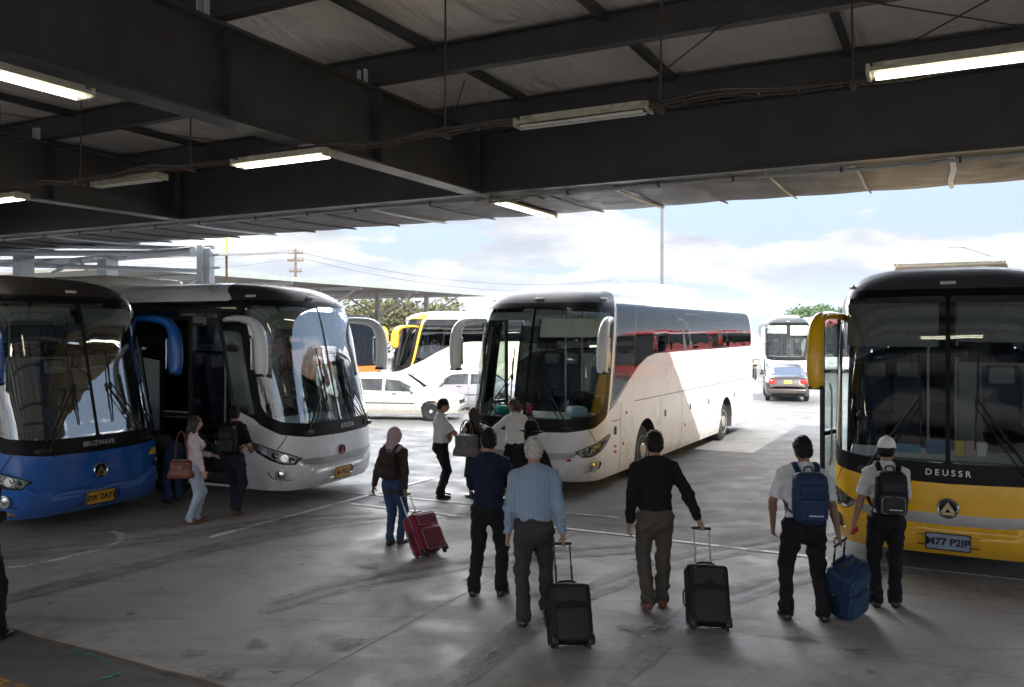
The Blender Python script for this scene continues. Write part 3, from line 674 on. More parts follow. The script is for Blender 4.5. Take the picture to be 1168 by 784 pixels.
def make_bus(bodym,capm,label,group,glass=None,interior=True,trim=None,strip=None,blind=((.1,1.5,2.78,3.08,'p'),),letter=None,plate=None,emblem='chrome',ac='plain',door='open',roofm=None,rows=7,band=None,wip=True,mirror_m=None,detail=True,mdx=(0,0)):
    b=empty('coach',(0,0,0),0,label,'bus',group); G_=glass or ws_glass
    mm={'body_shell':bodym,'roof_cap':capm,'windscreen_surround':surm,'side_window_band':band or band_m,'pillar_trim':trim or blackg,'windscreen_pane':G_,'side_window':side_glass,'driver_window':G_,
        'door_frame':blackp,'grille_strip':strip or bodym,'headlight_rim':blackg,'headlight_cover':clear,'fog_recess':bodym,'number_plate_recess':bodym,'panel_gap':blackp,'vent_grille':trim or bodym,'arch_trim':bodym}
    for n,me in _pm:
        me2=me.copy(); me2.materials.clear(); me2.materials.append(mm[n]); o=bpy.data.objects.new(n,me2); COL.objects.link(o); o.parent=b
        if n=='windscreen_pane' and False: pass
    for i,me in enumerate((_hl,_hr)):
        me2=me.copy(); me2.materials.clear(); me2.materials.append(reflm); o=bpy.data.objects.new('headlight',me2); COL.objects.link(o); o.parent=b
        sg=1 if me2.vertices[0].co.y>0 else -1
        if detail:
            for (s,t,r,mt) in ((1.13,.765,.052,chrome),(1.28,.785,.062,chrome),(1.44,.83,.060,chrome),(1.60,.885,.05,chrome),(1.76,.95,.045,amber)):
                m=MB(); M=frame_at(sg*s,t,-.05); m.lathe([(r,.03),(r*.9,.0),(r*.5,-.02),(0,-.025)],(0,0,0),'z',18)
                l=m.build('lamp_bowl',mt,o,ang=60); l.matrix_local=M
                if mt is chrome: m=MB(); m.lathe([(r*.38,-.01),(r*.3,.022),(0,.03)],(0,0,0),'z',12); q=m.build('bulb',whitep,o); q.matrix_local=M
    for sg in (-1,1):
        M=frame_at(sg*1.34,.515,-.02); m=MB(); m.lathe([(.085,.0),(.09,.03),(.075,.035),(.06,.015),(0,.0)],(0,0,0),'z',22); f=m.build('fog_light',silver,b); f.matrix_local=M
        m=MB(); m.lathe([(.055,.016),(.03,.026),(0,.03)],(0,0,0),'z',16); q=m.build('lens',chrome,f)
        for (s,t,mt,nm) in ((.62,3.29,whitep,'roof_marker_light'),(1.35,3.28,whitep,'roof_marker_light')):
            if s<1 and sg==-1: s=0.0
            elif s<1: continue
            M=frame_at(sg*s,t,.004); m=MB(); m.box((0,0,.008),(.17,.045,.03),bev=.012); q=m.build(nm,mt,b); q.matrix_local=M
        if detail:
            for xx in (-3.6,-5.2,-6.8,-8.0,-10.2):
                M=frame_at(sg*sx_(xx),.75,.002); m=MB(); m.lathe([(.035,0),(.03,.012),(0,.016)],(0,0,0),'z',14); q=m.build('side_marker_lamp',amber,b); q.matrix_local=M
            for xx in (-3.85,-5.6,-7.1,-9.6):
                M=frame_at(sg*sx_(xx),1.12,.002); m=MB(); m.box((0,0,.004),(.07,.13,.012),bev=.004); q=m.build('luggage_door_latch',blackp,b); q.matrix_local=M
    if detail:
        for (s,t,mt,w_,h_) in ((2.12,.78,redl,.10,.05),(2.12,.68,redl,.10,.05),(2.62,1.32,amber,.06,.06),(2.5,.78,amber,.06,.06)):
            M=frame_at(s,t,.002); m=MB(); m.box((0,0,.006),(w_,h_,.016),bev=.006); q=m.build('side_reflector',mt,b); q.matrix_local=M
        M=frame_at(2.1,1.05,.002); m=MB(); m.box((0,0,.006),(.09,.15,.014),bev=.01); q=m.build('fuel_flap_latch',blackp,b); q.matrix_local=M
        M=frame_at(.86,.63,.003); m=MB(); m.box((0,0,.004),(.10,.045,.012),bev=.01); 
        if emblem=='none': q=m.build('front_reflector',redl,b); q.matrix_local=M
    # emblem
    if emblem in('chrome','dark'):
        M=frame_at(0,.80,.004); r=.115 if emblem=='chrome' else .085
        m=MB(); m.lathe([(r,0),(r,.02),(r-.012,.03),(r-.025,.02),(r-.028,.008),(0,.008)],(0,0,0),'z',32); e=m.build('emblem',chrome if emblem=='chrome' else pmat('emblem_brown',(.16,.05,.03),rough=.3),b,ang=30); e.matrix_local=M
        if emblem=='chrome':
            m=MB(); m.lathe([(r-.026,.011),(0,.011)],(0,0,0),'z',28); m.build('emblem_field',blackg,e)
            m=MB(); m.prism([(-.075,-.045),(0,.07),(.075,-.045),(.03,-.045),(0,.0),(-.03,-.045)],.014,.026,'z'); m.prism([(-.07,-.075),(.07,-.075),(.06,-.05),(-.06,-.05)],.014,.024,'z'); m.build('emblem_peak',pmat('brushed_gold',(.45,.36,.22),rough=.3,metal=1),e)
        else:
            m=MB(); m.prism([(-.04,-.05),(0,.06),(.04,-.05)],.012,.02,'z'); m.build('emblem_leaf',pmat('emblem_red',(.30,.05,.02),rough=.3),e)
    if letter:
        M=frame_at(letter[1],1.19,.004); text_mesh('maker_lettering',letter[0],letter[2],silver,b,M,.003,.001)
    if plate:
        M=frame_at(plate[2] if len(plate)>2 else 0,.425,.012); m=MB(); m.box((0,0,0),(.46,.20,.012),bev=.005); q=m.build('number_plate',pmat('plate_yellow',(.62,.34,.03),rough=.4) if plate[1]=='y' else pmat('plate_blue',(.25,.30,.42),rough=.4),b); q.matrix_local=M
        text_mesh('plate_characters',plate[0],.115,blackp,q,Matrix.Translation((0,-.004,.0075)),.001,.004)
        m=MB(); 
        for (cx,cy,dx,dy) in ((0,.095,.45,.012),(0,-.095,.45,.012),(.222,0,.012,.2),(-.222,0,.012,.2)): m.box((cx,cy,.0085),(dx,dy,.004))
        m.build('plate_border',blackp,q)
    # wipers
    if wip:
        for sg in (-1,1):
            m=MB(); base=surf(sg*.86,1.17,.03); top=surf(sg*.30,2.0,.05)
            b2=surf(sg*.78,1.15,.03); t2=surf(sg*.27,1.93,.05); mid=surf(sg*.6,1.55,.075); mid2=surf(sg*.54,1.52,.075)
            m.tube([base,mid,top],[.016,.013,.009],8); m.tube([b2,mid2,t2],[.010,.008,.007],6); m.box(tuple(base),(.09,.12,.07),bev=.015)
            m.box(tuple(surf(sg*.83,1.165,.012)),(.07,.24,.06),bev=.015); w_=m.build('wiper_arm',blackp,b)
            m=MB(); P=[surf(sg*(.27+.04*k/6),1.47+.98*k/6,.014+.012*math.sin(math.pi*k/6)) for k in range(7)]; m.tube(P,.009,6)
            P=[surf(sg*(.275+.035*k/4),1.65+.62*k/4,.034) for k in range(5)]; m.tube(P,.011,6); m.box(tuple(surf(sg*.29,1.97,.04)),(.05,.035,.10),bev=.008); m.build('wiper_blade',rubber,w_)
    # mirrors: drooping arms
    for sg in (-1,1):
        pts=spline([(-1.05,1.20,2.98,.05,.04),(-.88,1.29,3.00,.055,.045),(-.60,1.37,3.0,.06,.055),(-.32,1.42,2.95,.075,.075),(-.17,1.44,2.80,.095,.10),(-.12,1.44,2.58,.10,.115),(-.11,1.44,2.34,.10,.115),(-.115,1.43,2.16,.09,.105),(-.12,1.43,2.11,.06,.08)],5)
        m=MB(); dx_=mdx[0] if sg<0 else mdx[1]; m.tube([(p[0]+dx_,sg*p[1],p[2]) for p in pts],[(p[3],p[4]) if False else (p[4],p[3]) for p in pts],16,up=(0,1,0)); mr=m.build('mirror_arm',mirror_m or MIRP.get(bodym.name,bodym),b,ang=60)
        m=MB(); m.box((-.245+dx_,sg*1.44,2.44),(.02,.17,.50),bev=.03); m.build('mirror_glass',chrome,mr)
        m=MB(); m.box((-.125+dx_,sg*1.43,2.115),(.17,.18,.05),bev=.03); m.build('mirror_foot',blackp,mr)
        m=MB(); m.box((-1.05+dx_,sg*1.17,2.97),(.26,.12,.16),bev=.04); m.build('mirror_mount',blackp,mr)
    # underside, wheels, wheel wells
    m=MB(); m.box((-BL/2,0,.62),(BL-.3,1.5,.5)); m.box((-6.0,0,.40),(4.6,2.38,.12)); m.box((-1.1,0,.36),(1.7,2.1,.10)); m.box((-10.5,0,.38),(2.2,2.3,.12)); m.build('underfloor',darkint,b)
    for x in WX:
        for sg in (-1,1):
            m=MB(); P=[(x+.615*math.cos(a),.50+.635*math.sin(a)) for a in [math.pi*(-.1+1.2*i/16) for i in range(17)]]
            for i in range(16):
                (xa,za),(xb,zb)=P[i],P[i+1]; k=len(m.v); m.add([(xa,sg*1.25,za),(xb,sg*1.25,zb),(xb,sg*.70,zb),(xa,sg*.70,za)],[(0,1,2,3)],0,True)
            m.build('wheel_well',darkint,b,fixn=False); wheel_proto(b,x,sg*1.19,.49,x<-5)
    # roof unit
    if ac=='ribbed':
        m=MB(); m.box((-5.0,0,3.72),(2.9,1.55,.2),bev=.07)
        for i in range(34): m.box((-3.7,-.74+.0445*i,3.76),(.16,.030,.17),bev=.01)
        for i in range(30): m.box((-3.9-.085*i,0,3.83),(.035,1.4,.05),bev=.01)
        m.build('air_conditioner',pmat('cream_plastic',(.55,.50,.40),rough=.5,var=.15,dark=(.2,.15,.1),dscale=4),b,ang=50)
    elif ac=='plain':
        m=MB(); m.box((-6.0,0,3.68),(3.2,1.9,.28),bev=.12); m.build('air_conditioner',roofm or bodym,b,ang=60)
        m=MB()
        for i in range(12): m.box((-5.0-.16*i,0,3.825),(.06,1.3,.015)); 
        m.build('roof_vent',blackp,b)
    # door leaf pushed out and slid back along the side
    if door:
        d=empty('door',(-1.98,-BW-.10,0),R(0 if door=='open' else 0)); d.parent=b
        if door=='out': d.rotation_euler=(0,0,R(-14)); d.location=(-1.22,-BW-.24,0)
        m=MB(); W_=.66
        for (cx,cz,dx,dz) in ((-.03,1.72,.05,2.66),(-W_,1.72,.05,2.66),(-W_/2,.42,W_-.06,.09),(-W_/2,3.02,W_-.06,.07),(-W_/2,1.42,W_-.06,.06)): m.box((cx,0,cz),(dx,.05,dz))
        m.build('door_leaf_frame',blackp,d); m=MB(); m.box((-W_/2,0,2.24),(W_-.04,.012,1.52)); m.build('door_window',side_glass if door=='open' else ws_glass,d)
        m=MB(); m.box((-W_/2,0,.92),(W_-.04,.012,.9)); m.build('door_panel',side_glass if door=='open' else ws_glass,d)
        m=MB(); m.tube([(-.12,.06,1.0),(-.12,.09,1.1),(-.12,.09,2.0),(-.12,.06,2.1)],.014,8); m.build('grab_rail',silver,d)
        m=MB()
        for zz in (.5,2.92): m.tube([(-.3,.03,zz),(-.05,.12,zz),(.1,.14,zz)],.016,6)
        m.build('door_hinge_arm',blackp,d)
    # interior
    if interior:
        m=MB(); m.box((-7.2,0,1.10),(9.2,2.42,.06)); m.box((-1.75,.35,.95),(1.9,1.6,.05)); m.box((-1.55,-.85,.45),(.82,.7,.05)); m.box((-1.75,-.55,.68),(.8,.35,.05)); m.box((-1.4,.52,.62),(.9,1.3,.6)); m.build('floor_deck',darkint,b)
        m=MB(); m.prism([(-.45,1.28),(-.30,1.05),(-.42,.8),(-1.15,.8),(-1.2,1.18),(-.95,1.34)],-1.08,1.12,'y'); m.build('dashboard',dashm,b)
        m=MB(); M_=Matrix.Rotation(R(-55),3,'Y'); m.lathe([(.225,-.012),(.24,0),(.225,.012),(.21,0),(.225,-.012)],(-1.32,.62,1.52),'z',28,M=M_); m.tube([(-1.32,.62,1.52),(-1.05,.62,1.25)],.03,8)
        for k in range(3): a=2*math.pi*k/3; m.tube([(-1.32,.62,1.52),tuple(Vector((-1.32,.62,1.52))+M_@Vector((.22*math.cos(a),.22*math.sin(a),0)))],.012,6)
        m.build('steering_wheel',blackp,b)
        m=MB(); m.box((-6.4,0,3.30),(9.6,1.5,.04)); 
        for sg in(-1,1): m.box((-6.6,sg*.98,2.98),(8.8,.38,.16),bev=.04)
        m.build('luggage_rack',intpan,b)
        m=MB(); m.box((-2.35,.62,1.75),(.03,1.1,1.25)); m.tube([(-2.3,-.25,1.1),(-2.3,-.25,3.2)],.018,8); m.tube([(-2.3,.1,1.1),(-2.3,.1,3.2)],.018,8); m.build('driver_partition',intpan,b)
        def seat(x,y,nm='passenger_seat'):
            m=MB(); m.box((x,y,1.52),(.46,.44,.14),bev=.05); m.box((x-.26,y,1.95),(.13,.44,.80),rot=Matrix.Rotation(R(-10),3,'Y'),bev=.05); m.box((x-.1,y,1.28),(.3,.3,.34))
            m.box((x-.225,y,2.22),(.09,.30,.22),1,rot=Matrix.Rotation(R(-10),3,'Y'),bev=.03); return m.build(nm,[seatm,seatg],b,ang=50)
        seat(-1.75,.62,'driver_seat')
        for r_ in range(rows):
            for y in (-1.0,-.54,.54,1.0): seat(-3.0-.86*r_,y)
        for i,(s0,s1,t0,t1,k) in enumerate(blind): patch_rect('sun_blind',s0,s1,t0,t1,-.07,blindm if k=='p' else blindd,b)
        m=MB(); m.box((-.95,0,2.55),(.10,.42,.14),rot=Matrix.Rotation(R(20),3,'Y'),bev=.04); m.tube([(-.85,0,2.6),(-.7,0,3.0)],.012,6); m.build('rear_view_mirror',blackp,b)
    return b
MIRP.update({n:paint(n+'_arm',c,lining=False) for n,c in (('white_coach_paint',(.78,.79,.81)),('blue_coach_paint',(.002,.10,.42)),('yellow_coach_paint',(.86,.47,.002)))})
white=paint('white_coach_paint',(.78,.79,.81)); blue=paint('blue_coach_paint',(.002,.10,.42)); yellow=paint('yellow_coach_paint',(.86,.47,.002))
greyc=paint('grey_roof_paint',(.06,.066,.08),rough=.55,coat=.08); brownc=paint('dark_roof_paint',(.04,.032,.030),rough=.5,coat=.10); cream=paint('cream_coach_paint',(.62,.58,.50))
def place(b,x,y,deg_from_grid,base='U-'):
    b.location=(x,y,0)
    hd={'U-':math.atan2(-UY,-UX),'V+':math.atan2(-UX,UY)}[base]; b.rotation_euler=(0,0,hd+R(deg_from_grid)); return b
GRP='coaches drawn up around the bus bays'
bus_c=place(make_bus(white,greyc,'white coach with a grey front roof parked in the middle, half in the sun',GRP,glass=ws_glass,trim=white,strip=silver,blind=((.12,1.45,2.62,2.92,'p'),(-1.5,-.1,2.9,3.06,'d')),emblem='none',ac='plain',door='out'),.18,14.5,-1.1)
bus_y=place(make_bus(yellow,greyc,'yellow coach with dark roof and long drooping yellow mirror at the right edge',GRP,glass=ws_glass_d,strip=silver,blind=((-1.5,-.1,2.55,3.06,'d'),(.1,1.5,2.6,3.06,'d')),letter=('D E U S S R',0,.095),plate=('M77 P2IP','b'),ac='ribbed',door='out'),4.93,9.52,0)
bus_b=place(make_bus(blue,brownc,'blue coach with dark brown roof and yellow plate at the left edge',GRP,glass=ws_glass_r,blind=((.1,1.5,2.8,3.06,'p'),(-1.5,-.1,2.85,3.06,'p')),letter=('BRUZWAVE',-.0,.095),plate=('2W 2A71','y'),door=None,ac='plain',roofm=brownc),-5.95,12.15,0,'V+')
bus_w=place(make_bus(white,brownc,'white coach with dark front roof and yellow plate standing beside the blue one',GRP,glass=ws_glass_r,strip=silver,blind=((-1.5,-.1,2.75,3.06,'p'),),letter=('ATLSTA',.2,.11),plate=('M 7413','y'),emblem='dark',ac='plain',roofm=cream,mdx=(-.38,0)),-2.90,14.3,4.,'V+')

M=frame_at(.98,.93,.003); m=MB(); m.box((0,0,.002),(.20,.06,.006)); m.box((.03,.045,.002),(.12,.05,.006)); q=m.build('yellow_sticker',pmat('sticker_yellow',(.75,.55,.02),rough=.5),bus_b); q.matrix_local=M
# ================================================================ cars
def P3(px,py,d): return Vector(((px-CX)/F*d,d,HC+(HY-py)/F*d))
carglass=glassmat('car_window_glass',(.35,.40,.42),1.2)
rimc=pmat('car_wheel_cover',(.50,.50,.50),rough=.35,var=.15,metal=.3)
def make_car(paintm,label,sedan=True,plate=None,L_=4.35):
    """forward +X, origin on the ground at the middle; body lofted from side-profile stations"""
    b=empty('car',(0,0,0),0,label,'car','parked cars'); W=.84
    # stations: x, zbottom, zbelt, ztop (roof/bonnet), half width at belt, half width at top
    x0=-L_/2; x1=L_/2
    if sedan: top=[(x0,.62),(x0+.03,.88),(x0+.12,.98),(x0+.72,1.02),(x0+1.25,1.33),(x0+1.6,1.42),(x0+2.2,1.45),(x0+2.65,1.40),(x0+3.25,1.00),(x0+3.45,.95),(x1-.35,.82),(x1-.08,.70),(x1,.55)]
    else: top=[(x0,.62),(x0+.03,.95),(x0+.12,1.1),(x0+.35,1.35),(x0+.75,1.44),(x0+1.2,1.46),(x0+2.0,1.46),(x0+2.5,1.40),(x0+3.15,.99),(x0+3.4,.95),(x1-.35,.80),(x1-.08,.68),(x1,.55)]
    tx=[p[0] for p in top]; tz=[p[1] for p in top]
    def zt(x): return float(np.interp(x,tx,tz))
    def belt(x): return min(zt(x)-.02,.88+.10*(x1-x)/L_) if True else 0
    n=96; m=MB(); rows=[]
    xs=[x0+L_*i/n for i in range(n+1)]
    for x in xs:
        e=min(1,(x-x0)/.5); f=min(1,(x1-x)/.6); w=W*(.80+.2*math.sin(min(1,e)*math.pi/2))*(.78+.22*math.sin(min(1,f)*math.pi/2))
        zz=zt(x); zb=belt(x); zc=.22+.06*max(0,1-(x-x0)/.4)+.04*max(0,1-(x1-x)/.4)
        tw=w*(.76 if zz>1.05 else .92)
        prof=[(w*float(np.interp(q,[0,.3,.6,1],[.90,.98,1,1])),zc+(.68-zc)*q) for q in [i_/11 for i_ in range(12)]]+[(w*.97,zb)]; LO=8
        for k in range(1,5): u=k/5; prof.append((w*.97+(tw-w*.97)*u,zb+(zz-.06-zb)*u))
        prof+= [(tw*.99,zz-.05),(tw*.92,zz-.015),(tw*.6,zz+.005),(0,zz+.012)]
        rows.append(prof)
    np_=len(rows[0]); glass=MB(); pm_=MB(); 
    wxs=(x0+.80,x1-.82)
    LO=8
    def kind(x,k):
        z0=belt(x); z=zt(x)
        k=k-LO
        if 4<=k<=8 and z>1.08 and z-z0>.18:
            # side glass: between belt and roof, pillars left solid
            for p in ((x0+1.98),(x0+.98 if sedan else x0+1.0)):
                if abs(x-p)<.04: return 'b'
            if x<x0+(.85 if sedan else .45) or x>x0+3.12: return 'b'
            if k in(4,8): return 'g' if k==4 else 'b'
            return 'g'
        return 'b'
    for side in (1,-1):
        for i in range(n):
            xm=(xs[i]+xs[i+1])/2
            for k in range(np_-1):
                q=[(xs[i],side*rows[i][k][0],rows[i][k][1]),(xs[i+1],side*rows[i+1][k][0],rows[i+1][k][1]),(xs[i+1],side*rows[i+1][k+1][0],rows[i+1][k+1][1]),(xs[i],side*rows[i][k+1][0],rows[i][k+1][1])]
                zm=(q[0][2]+q[2][2])/2
                if any((xm-w_)**2+(zm-.31)**2<.335**2 for w_ in wxs) and k<12: continue
                kd=kind(xm,k)
                slope=(zt(xs[i+1])-zt(xs[i]))/(xs[i+1]-xs[i])
                if k>=10+LO and abs(slope)>.42 and zt(xm)>1.0: kd='w'
                (glass if kd in 'gw' else pm_).add(q,[(0,1,2,3) if side>0 else (3,2,1,0)],0,True)
        
    o=pm_.build('body',paintm,b,fixn=False,ang=35)
    bm=bmesh.new(); bm.from_mesh(o.data); bmesh.ops.remove_doubles(bm,verts=bm.verts[:],dist=.0005); bmesh.ops.recalc_face_normals(bm,faces=bm.faces[:]); bm.to_mesh(o.data); bm.free()
    g=glass.build('window',carglass,b,fixn=False)
    bm=bmesh.new(); bm.from_mesh(g.data); bmesh.ops.remove_doubles(bm,verts=bm.verts[:],dist=.0005); bm.to_mesh(g.data); bm.free()
    m=MB(); m.box((0,0,.30),(L_-.5,1.3,.16)); m.box((x0+2.0,0,.75),(2.2,1.4,.25)); 
    m.build('floor_pan',darkint,b)
    for sx in (x0+1.45,x0+2.35):
        for y in (-.36,.36): m=MB(); m.box((sx-.2,y,.98),(.14,.46,.55),rot=Matrix.Rotation(R(-12),3,'Y'),bev=.05); m.box((sx+.05,y,.80),(.45,.46,.14),bev=.05); m.build('car_seat',seatg,b)
    for x in wxs:
        for sg in (-1,1):
            w=empty('wheel',(x,sg*.76,.31)); w.parent=b; y=sg
            m=MB(); m.lathe([(.19,.06*y),(.25,.075*y),(.29,.06*y),(.31,.03*y),(.31,-.09*y),(.27,-.11*y),(.19,-.11*y)],(0,0,0),'y',28); m.build('tyre',blackp,w)
            m=MB(); m.lathe([(.195,.055*y),(.18,.06*y),(.16,.035*y),(.12,.05*y),(.05,.06*y),(0,.062*y)],(0,0,0),'y',24); m.build('wheel_cover',rimc,w)
            m=MB(); 
            for i in range(9): a=2*math.pi*i/9; m.box((.135*math.cos(a),.052*y,.135*math.sin(a)),(.03,.012,.03))
            m.build('cover_slot',blackp,w)
    for sg in (-1,1):
        m=MB(); m.box((x1-.14,sg*.56,.66),(.20,.30,.13),rot=Matrix.Rotation(R(-22*sg),3,'Z'),bev=.05); m.build('headlight',chrome,b)
        m=MB(); m.box((x0+.07,sg*.58,.80),(.14,.30,.19),rot=Matrix.Rotation(R(14*sg),3,'Z'),bev=.05); m.build('tail_light',redl,b)
        m=MB(); m.box((x0+2.95,sg*.90,1.0),(.12,.18,.12),bev=.04); m.build('wing_mirror',paintm,b)
        m=MB(); m.box((x0+1.35,sg*.842,.86),(.16,.025,.025),bev=.008); m.build('door_handle',blackp,b); m=MB(); m.box((x0+2.35,sg*.842,.85),(.16,.025,.025),bev=.008); m.build('door_handle',blackp,b)
        m=MB(); 
        for xx in (x0+1.02,x0+2.0,x0+3.05): m.box((xx,sg*.8425,.62),(.008,.006,.5))
        m.box((x0+2.0,sg*.846,.56),(2.0,.012,.03)); m.build('door_gap',blackp,b)
    m=MB(); m.box((x0+.03,0,.44),(.12,1.44,.20),bev=.06); m.build('bumper',paintm,b); m=MB(); m.box((x1-.04,0,.42),(.12,1.34,.20),bev=.06); m.build('bumper',paintm,b)
    m=MB(); m.box((x0-.005,0,.80),(.02,.30,.14)); m.build('number_plate',pmat('car_plate_yellow',(.70,.62,.10),rough=.5),b)
    m=MB(); m.box((x1-.0,0,.60),(.05,.7,.10),bev=.02); m.build('radiator_grille',blackp,b)
    return b
cw=paint('white_car_paint',(.50,.49,.45),lining=False); cg=paint('grey_car_paint',(.040,.032,.036),coat=.15,lining=False); cs=paint('silver_car_paint',(.28,.27,.33),lining=False)
c1=make_car(cw,'white hatchback parked side-on behind the white shirted man',False); p=gpx(449,479); c1.location=(p.x-.0,p.y+.5,0); c1.rotation_euler=(0,0,R(-8))
c2=make_car(cs,'silver car partly hidden behind the middle coach door',True); p=P3(528,462,30.5); c2.location=(p.x+.2,p.y,0); c2.rotation_euler=(0,0,R(172))
c3=make_car(cg,'dark grey saloon seen from behind right of the middle coach',True); p=gpx(901,459); c3.location=(p.x+.45,p.y+2.,0); c3.rotation_euler=(0,0,R(75))
# ================================================================ far coaches
orange=paint('orange_stripe_paint',(.75,.42,.03),lining=False); redp=paint('red_coach_paint',(.45,.03,.025)); whitey=paint('ivory_coach_paint',(.56,.52,.42))
def far_bus(*a,**k):
    return make_bus(*a,rows=3,detail=False,**k)
b=far_bus(whitey,orange,'white and yellow coach side-on beyond the white hatchback',GRP,trim=orange,mirror_m=orange,door=None,emblem='none',interior=False,glass=side_glass); p=P3(447,400,36.0); b.location=(p.x,p.y,0); b.rotation_euler=(0,0,R(180+10))
b=far_bus(white,greyc,'white coach facing the station behind the grey saloon',GRP,door=None,emblem='dark',interior=True,blind=((-1.5,-.1,2.6,3.06,'p'),(.1,1.5,2.5,3.06,'p'))); p=P3(900,400,49.); b.location=(p.x,p.y,0); b.rotation_euler=(0,0,R(-90-14))
b=far_bus(white,redp,'white coach with red roof edge behind the yellow mirror',GRP,door=None,emblem='none',interior=False,glass=side_glass,trim=redp); p=P3(948,400,56.); b.location=(p.x+.6,p.y,0); b.rotation_euler=(0,0,R(-90-8))
b=far_bus(paint('orange_coach_paint',(.70,.16,.03)),greyc,'orange coach glimpsed through the drooping white mirror',GRP,door=None,emblem='none',interior=False,glass=side_glass,mirror_m=orange); p=P3(428,400,40.); b.location=(p.x-1.0,p.y+1.5,0); b.rotation_euler=(0,0,R(-60))
# red coaches standing out of frame on the right, seen mirrored in the side windows
b=far_bus(redp,redp,'red coach standing out to the right of the bays',GRP,door=None,emblem='none',interior=False,glass=side_glass); q=guv(7.2,46); b.location=(q.x,q.y,0); b.rotation_euler=(0,0,math.atan2(-UY,-UX))
for i_,lb_ in enumerate(('second red coach in the row out to the right','third red coach in the row out to the right')):
    q=guv(7.2,59.5+13.5*i_); b2=copy_tree(b,None,lb_); b2.location=(q.x,q.y,0)
# motor tricycle beside the far white coach
bk=empty('motorcycle',tuple(P3(860,433,47)),R(80),'motorcycle with yellow tank beside the far white coach','motorcycle')
m=MB()
for x in(-.65,.65): m.lathe([(.27,-.05),(.32,-.03),(.33,0),(.32,.03),(.27,.05)],(x,0,.33),'y',20)
m.build('wheel',rubber,bk); m=MB(); m.box((.1,0,.8),(.5,.28,.25),bev=.08); m.build('fuel_tank',orange,bk); m=MB(); m.box((-.35,0,.82),(.7,.26,.12),bev=.05); m.build('saddle',blackp,bk)
m=MB(); m.tube([(.65,0,.33),(.42,0,1.05)],.04,8); m.tube([(.42,-.35,1.1),(.42,.35,1.1)],.02,8); m.box((0,0,.45),(.5,.25,.35),bev=.08); m.tube([(-.65,0,.33),(0,0,.5)],.04,8); m.build('frame',blackp,bk)
# ================================================================ other shelters, poles, masts
shel=empty('far_shelter',(0,0,0),GROT,'long flat roofed bus shelter on posts out in the sunny yard','shelter')
roofu=pmat('shelter_underside',(.20,.19,.17),rough=.7,var=.2,vscale=2.); roofe=pmat('shelter_edge',(.38,.42,.40),rough=.6,var=.15)
m=MB(); m.box((-31.5,33.5,5.12),(10.6,26.,.10)); m.build('roof_sheet',roofu,shel)
m=MB(); m.box((-26.1,33.5,5.12),(.18,26.2,.20)); m.box((-31.5,46.6,5.12),(10.8,.18,.20)); m.build('roof_edge',roofe,shel)
for u in (24,29,34,39,44): 
    m=MB(); m.box((-29,u,2.5),(.22,.22,5.0)); m.build('post',roofe,shel); m=MB(); m.tube([(-29,u,3.6),(-26.6,u,4.98)],.06,8); m.tube([(-29,u,3.6),(-31.5,u,4.98)],.06,8); m.build('bracket',greyst,shel); m=MB(); m.box((-31.3,u,4.98),(10.,.12,.16)); m.build('cross_beam',greyst,shel)
sh2=empty('pale_steel_shelter',(0,0,0),GROT,'pale steel framed shelter glimpsed above the blue coach roof','shelter')
V0=-24.
for (px,d) in ((27,21.),(123,21.),):
    p=P3(px,300,d); v=UY*p.x-UX*p.y; u=UX*p.x+UY*p.y; m=MB(); m.box((v,u,2.35),(.34,.34,4.7)); m.build('post',greyst,sh2)
for (px,d) in ((230,20.),(239,20.)):
    p=P3(px,300,d); v=UY*p.x-UX*p.y; u=UX*p.x+UY*p.y; m=MB(); m.box((v,u,2.6),(.16,.16,5.2)); 
    for z in (4.3,4.6,4.85): m.box((v+.15,u,z),(.34,.06,.05))
    m.build('post',greyst,sh2)
def lp3(px,py,d): p=P3(px,py,d); return (UY*p.x-UX*p.y,UX*p.x+UY*p.y,p.z)
for a,c,r in (((-60,289,21.),(235,289,20.),.07),((-60,300,22.),(235,309,20.),.06),((20,303,23.),(220,286,19.5),.10),((-40,279,22),(215,283,20),.06),((60,312,21),(90,296,21),.05),((90,296,21),(100,310,21),.04)):
    m=MB(); m.tube([lp3(*a),lp3(*c)],r,8); m.build('roof_beam',greyst,sh2)
m=MB(); 
for i in range(9): a=lp3(-60+32*i,294,21.6); m.box((a[0],a[1]+1.5,4.72+.02*i),(1.0,5.,.05),rot=Matrix.Rotation(R(6),3,'X'))
m.build('roof_sheet',galv,sh2)
def pole(name,label,cat,px,py_top,d,r=.12,mat=None,arms=()):
    t=P3(px,py_top,d); o=empty(name,(t.x,t.y,0),0,label,cat); m=MB(); m.tube([(0,0,0),(0,0,t.z)],[r,r*.6],10); m.build('shaft',mat or greyst,o)
    for (kind,z,w) in arms:
        m=MB()
        if kind=='cross':
            m.box((0,0,z),(w,.12,.12)); 
            for q in (-.45,-.2,.2,.45): m.tube([(q*w,0,z+.06),(q*w,0,z+.22)],.03,6)
            m.build('crossarm',mat or greyst,o)
        elif kind=='lamp':
            m.tube([(0,0,t.z),(w*.5,0,t.z+.25),(w,0,t.z+.45)],.045,8); m.build('lamp_arm',galv,o); m=MB(); m.box((w*1.08,0,t.z+.45),(.75,.26,.14),bev=.06); m.build('lamp_head',whitep,o)
    return o,t
po,pt=pole('power_pole','weathered power pole with three crossarms against the white sky','power pole',337,284,62,.13,bark,(('cross',8.55,1.1),('cross',8.0,1.2),('cross',7.2,.9)))
wr=empty('power_line',(0,0,0),0,'thin overhead wires running from the power pole','power line')
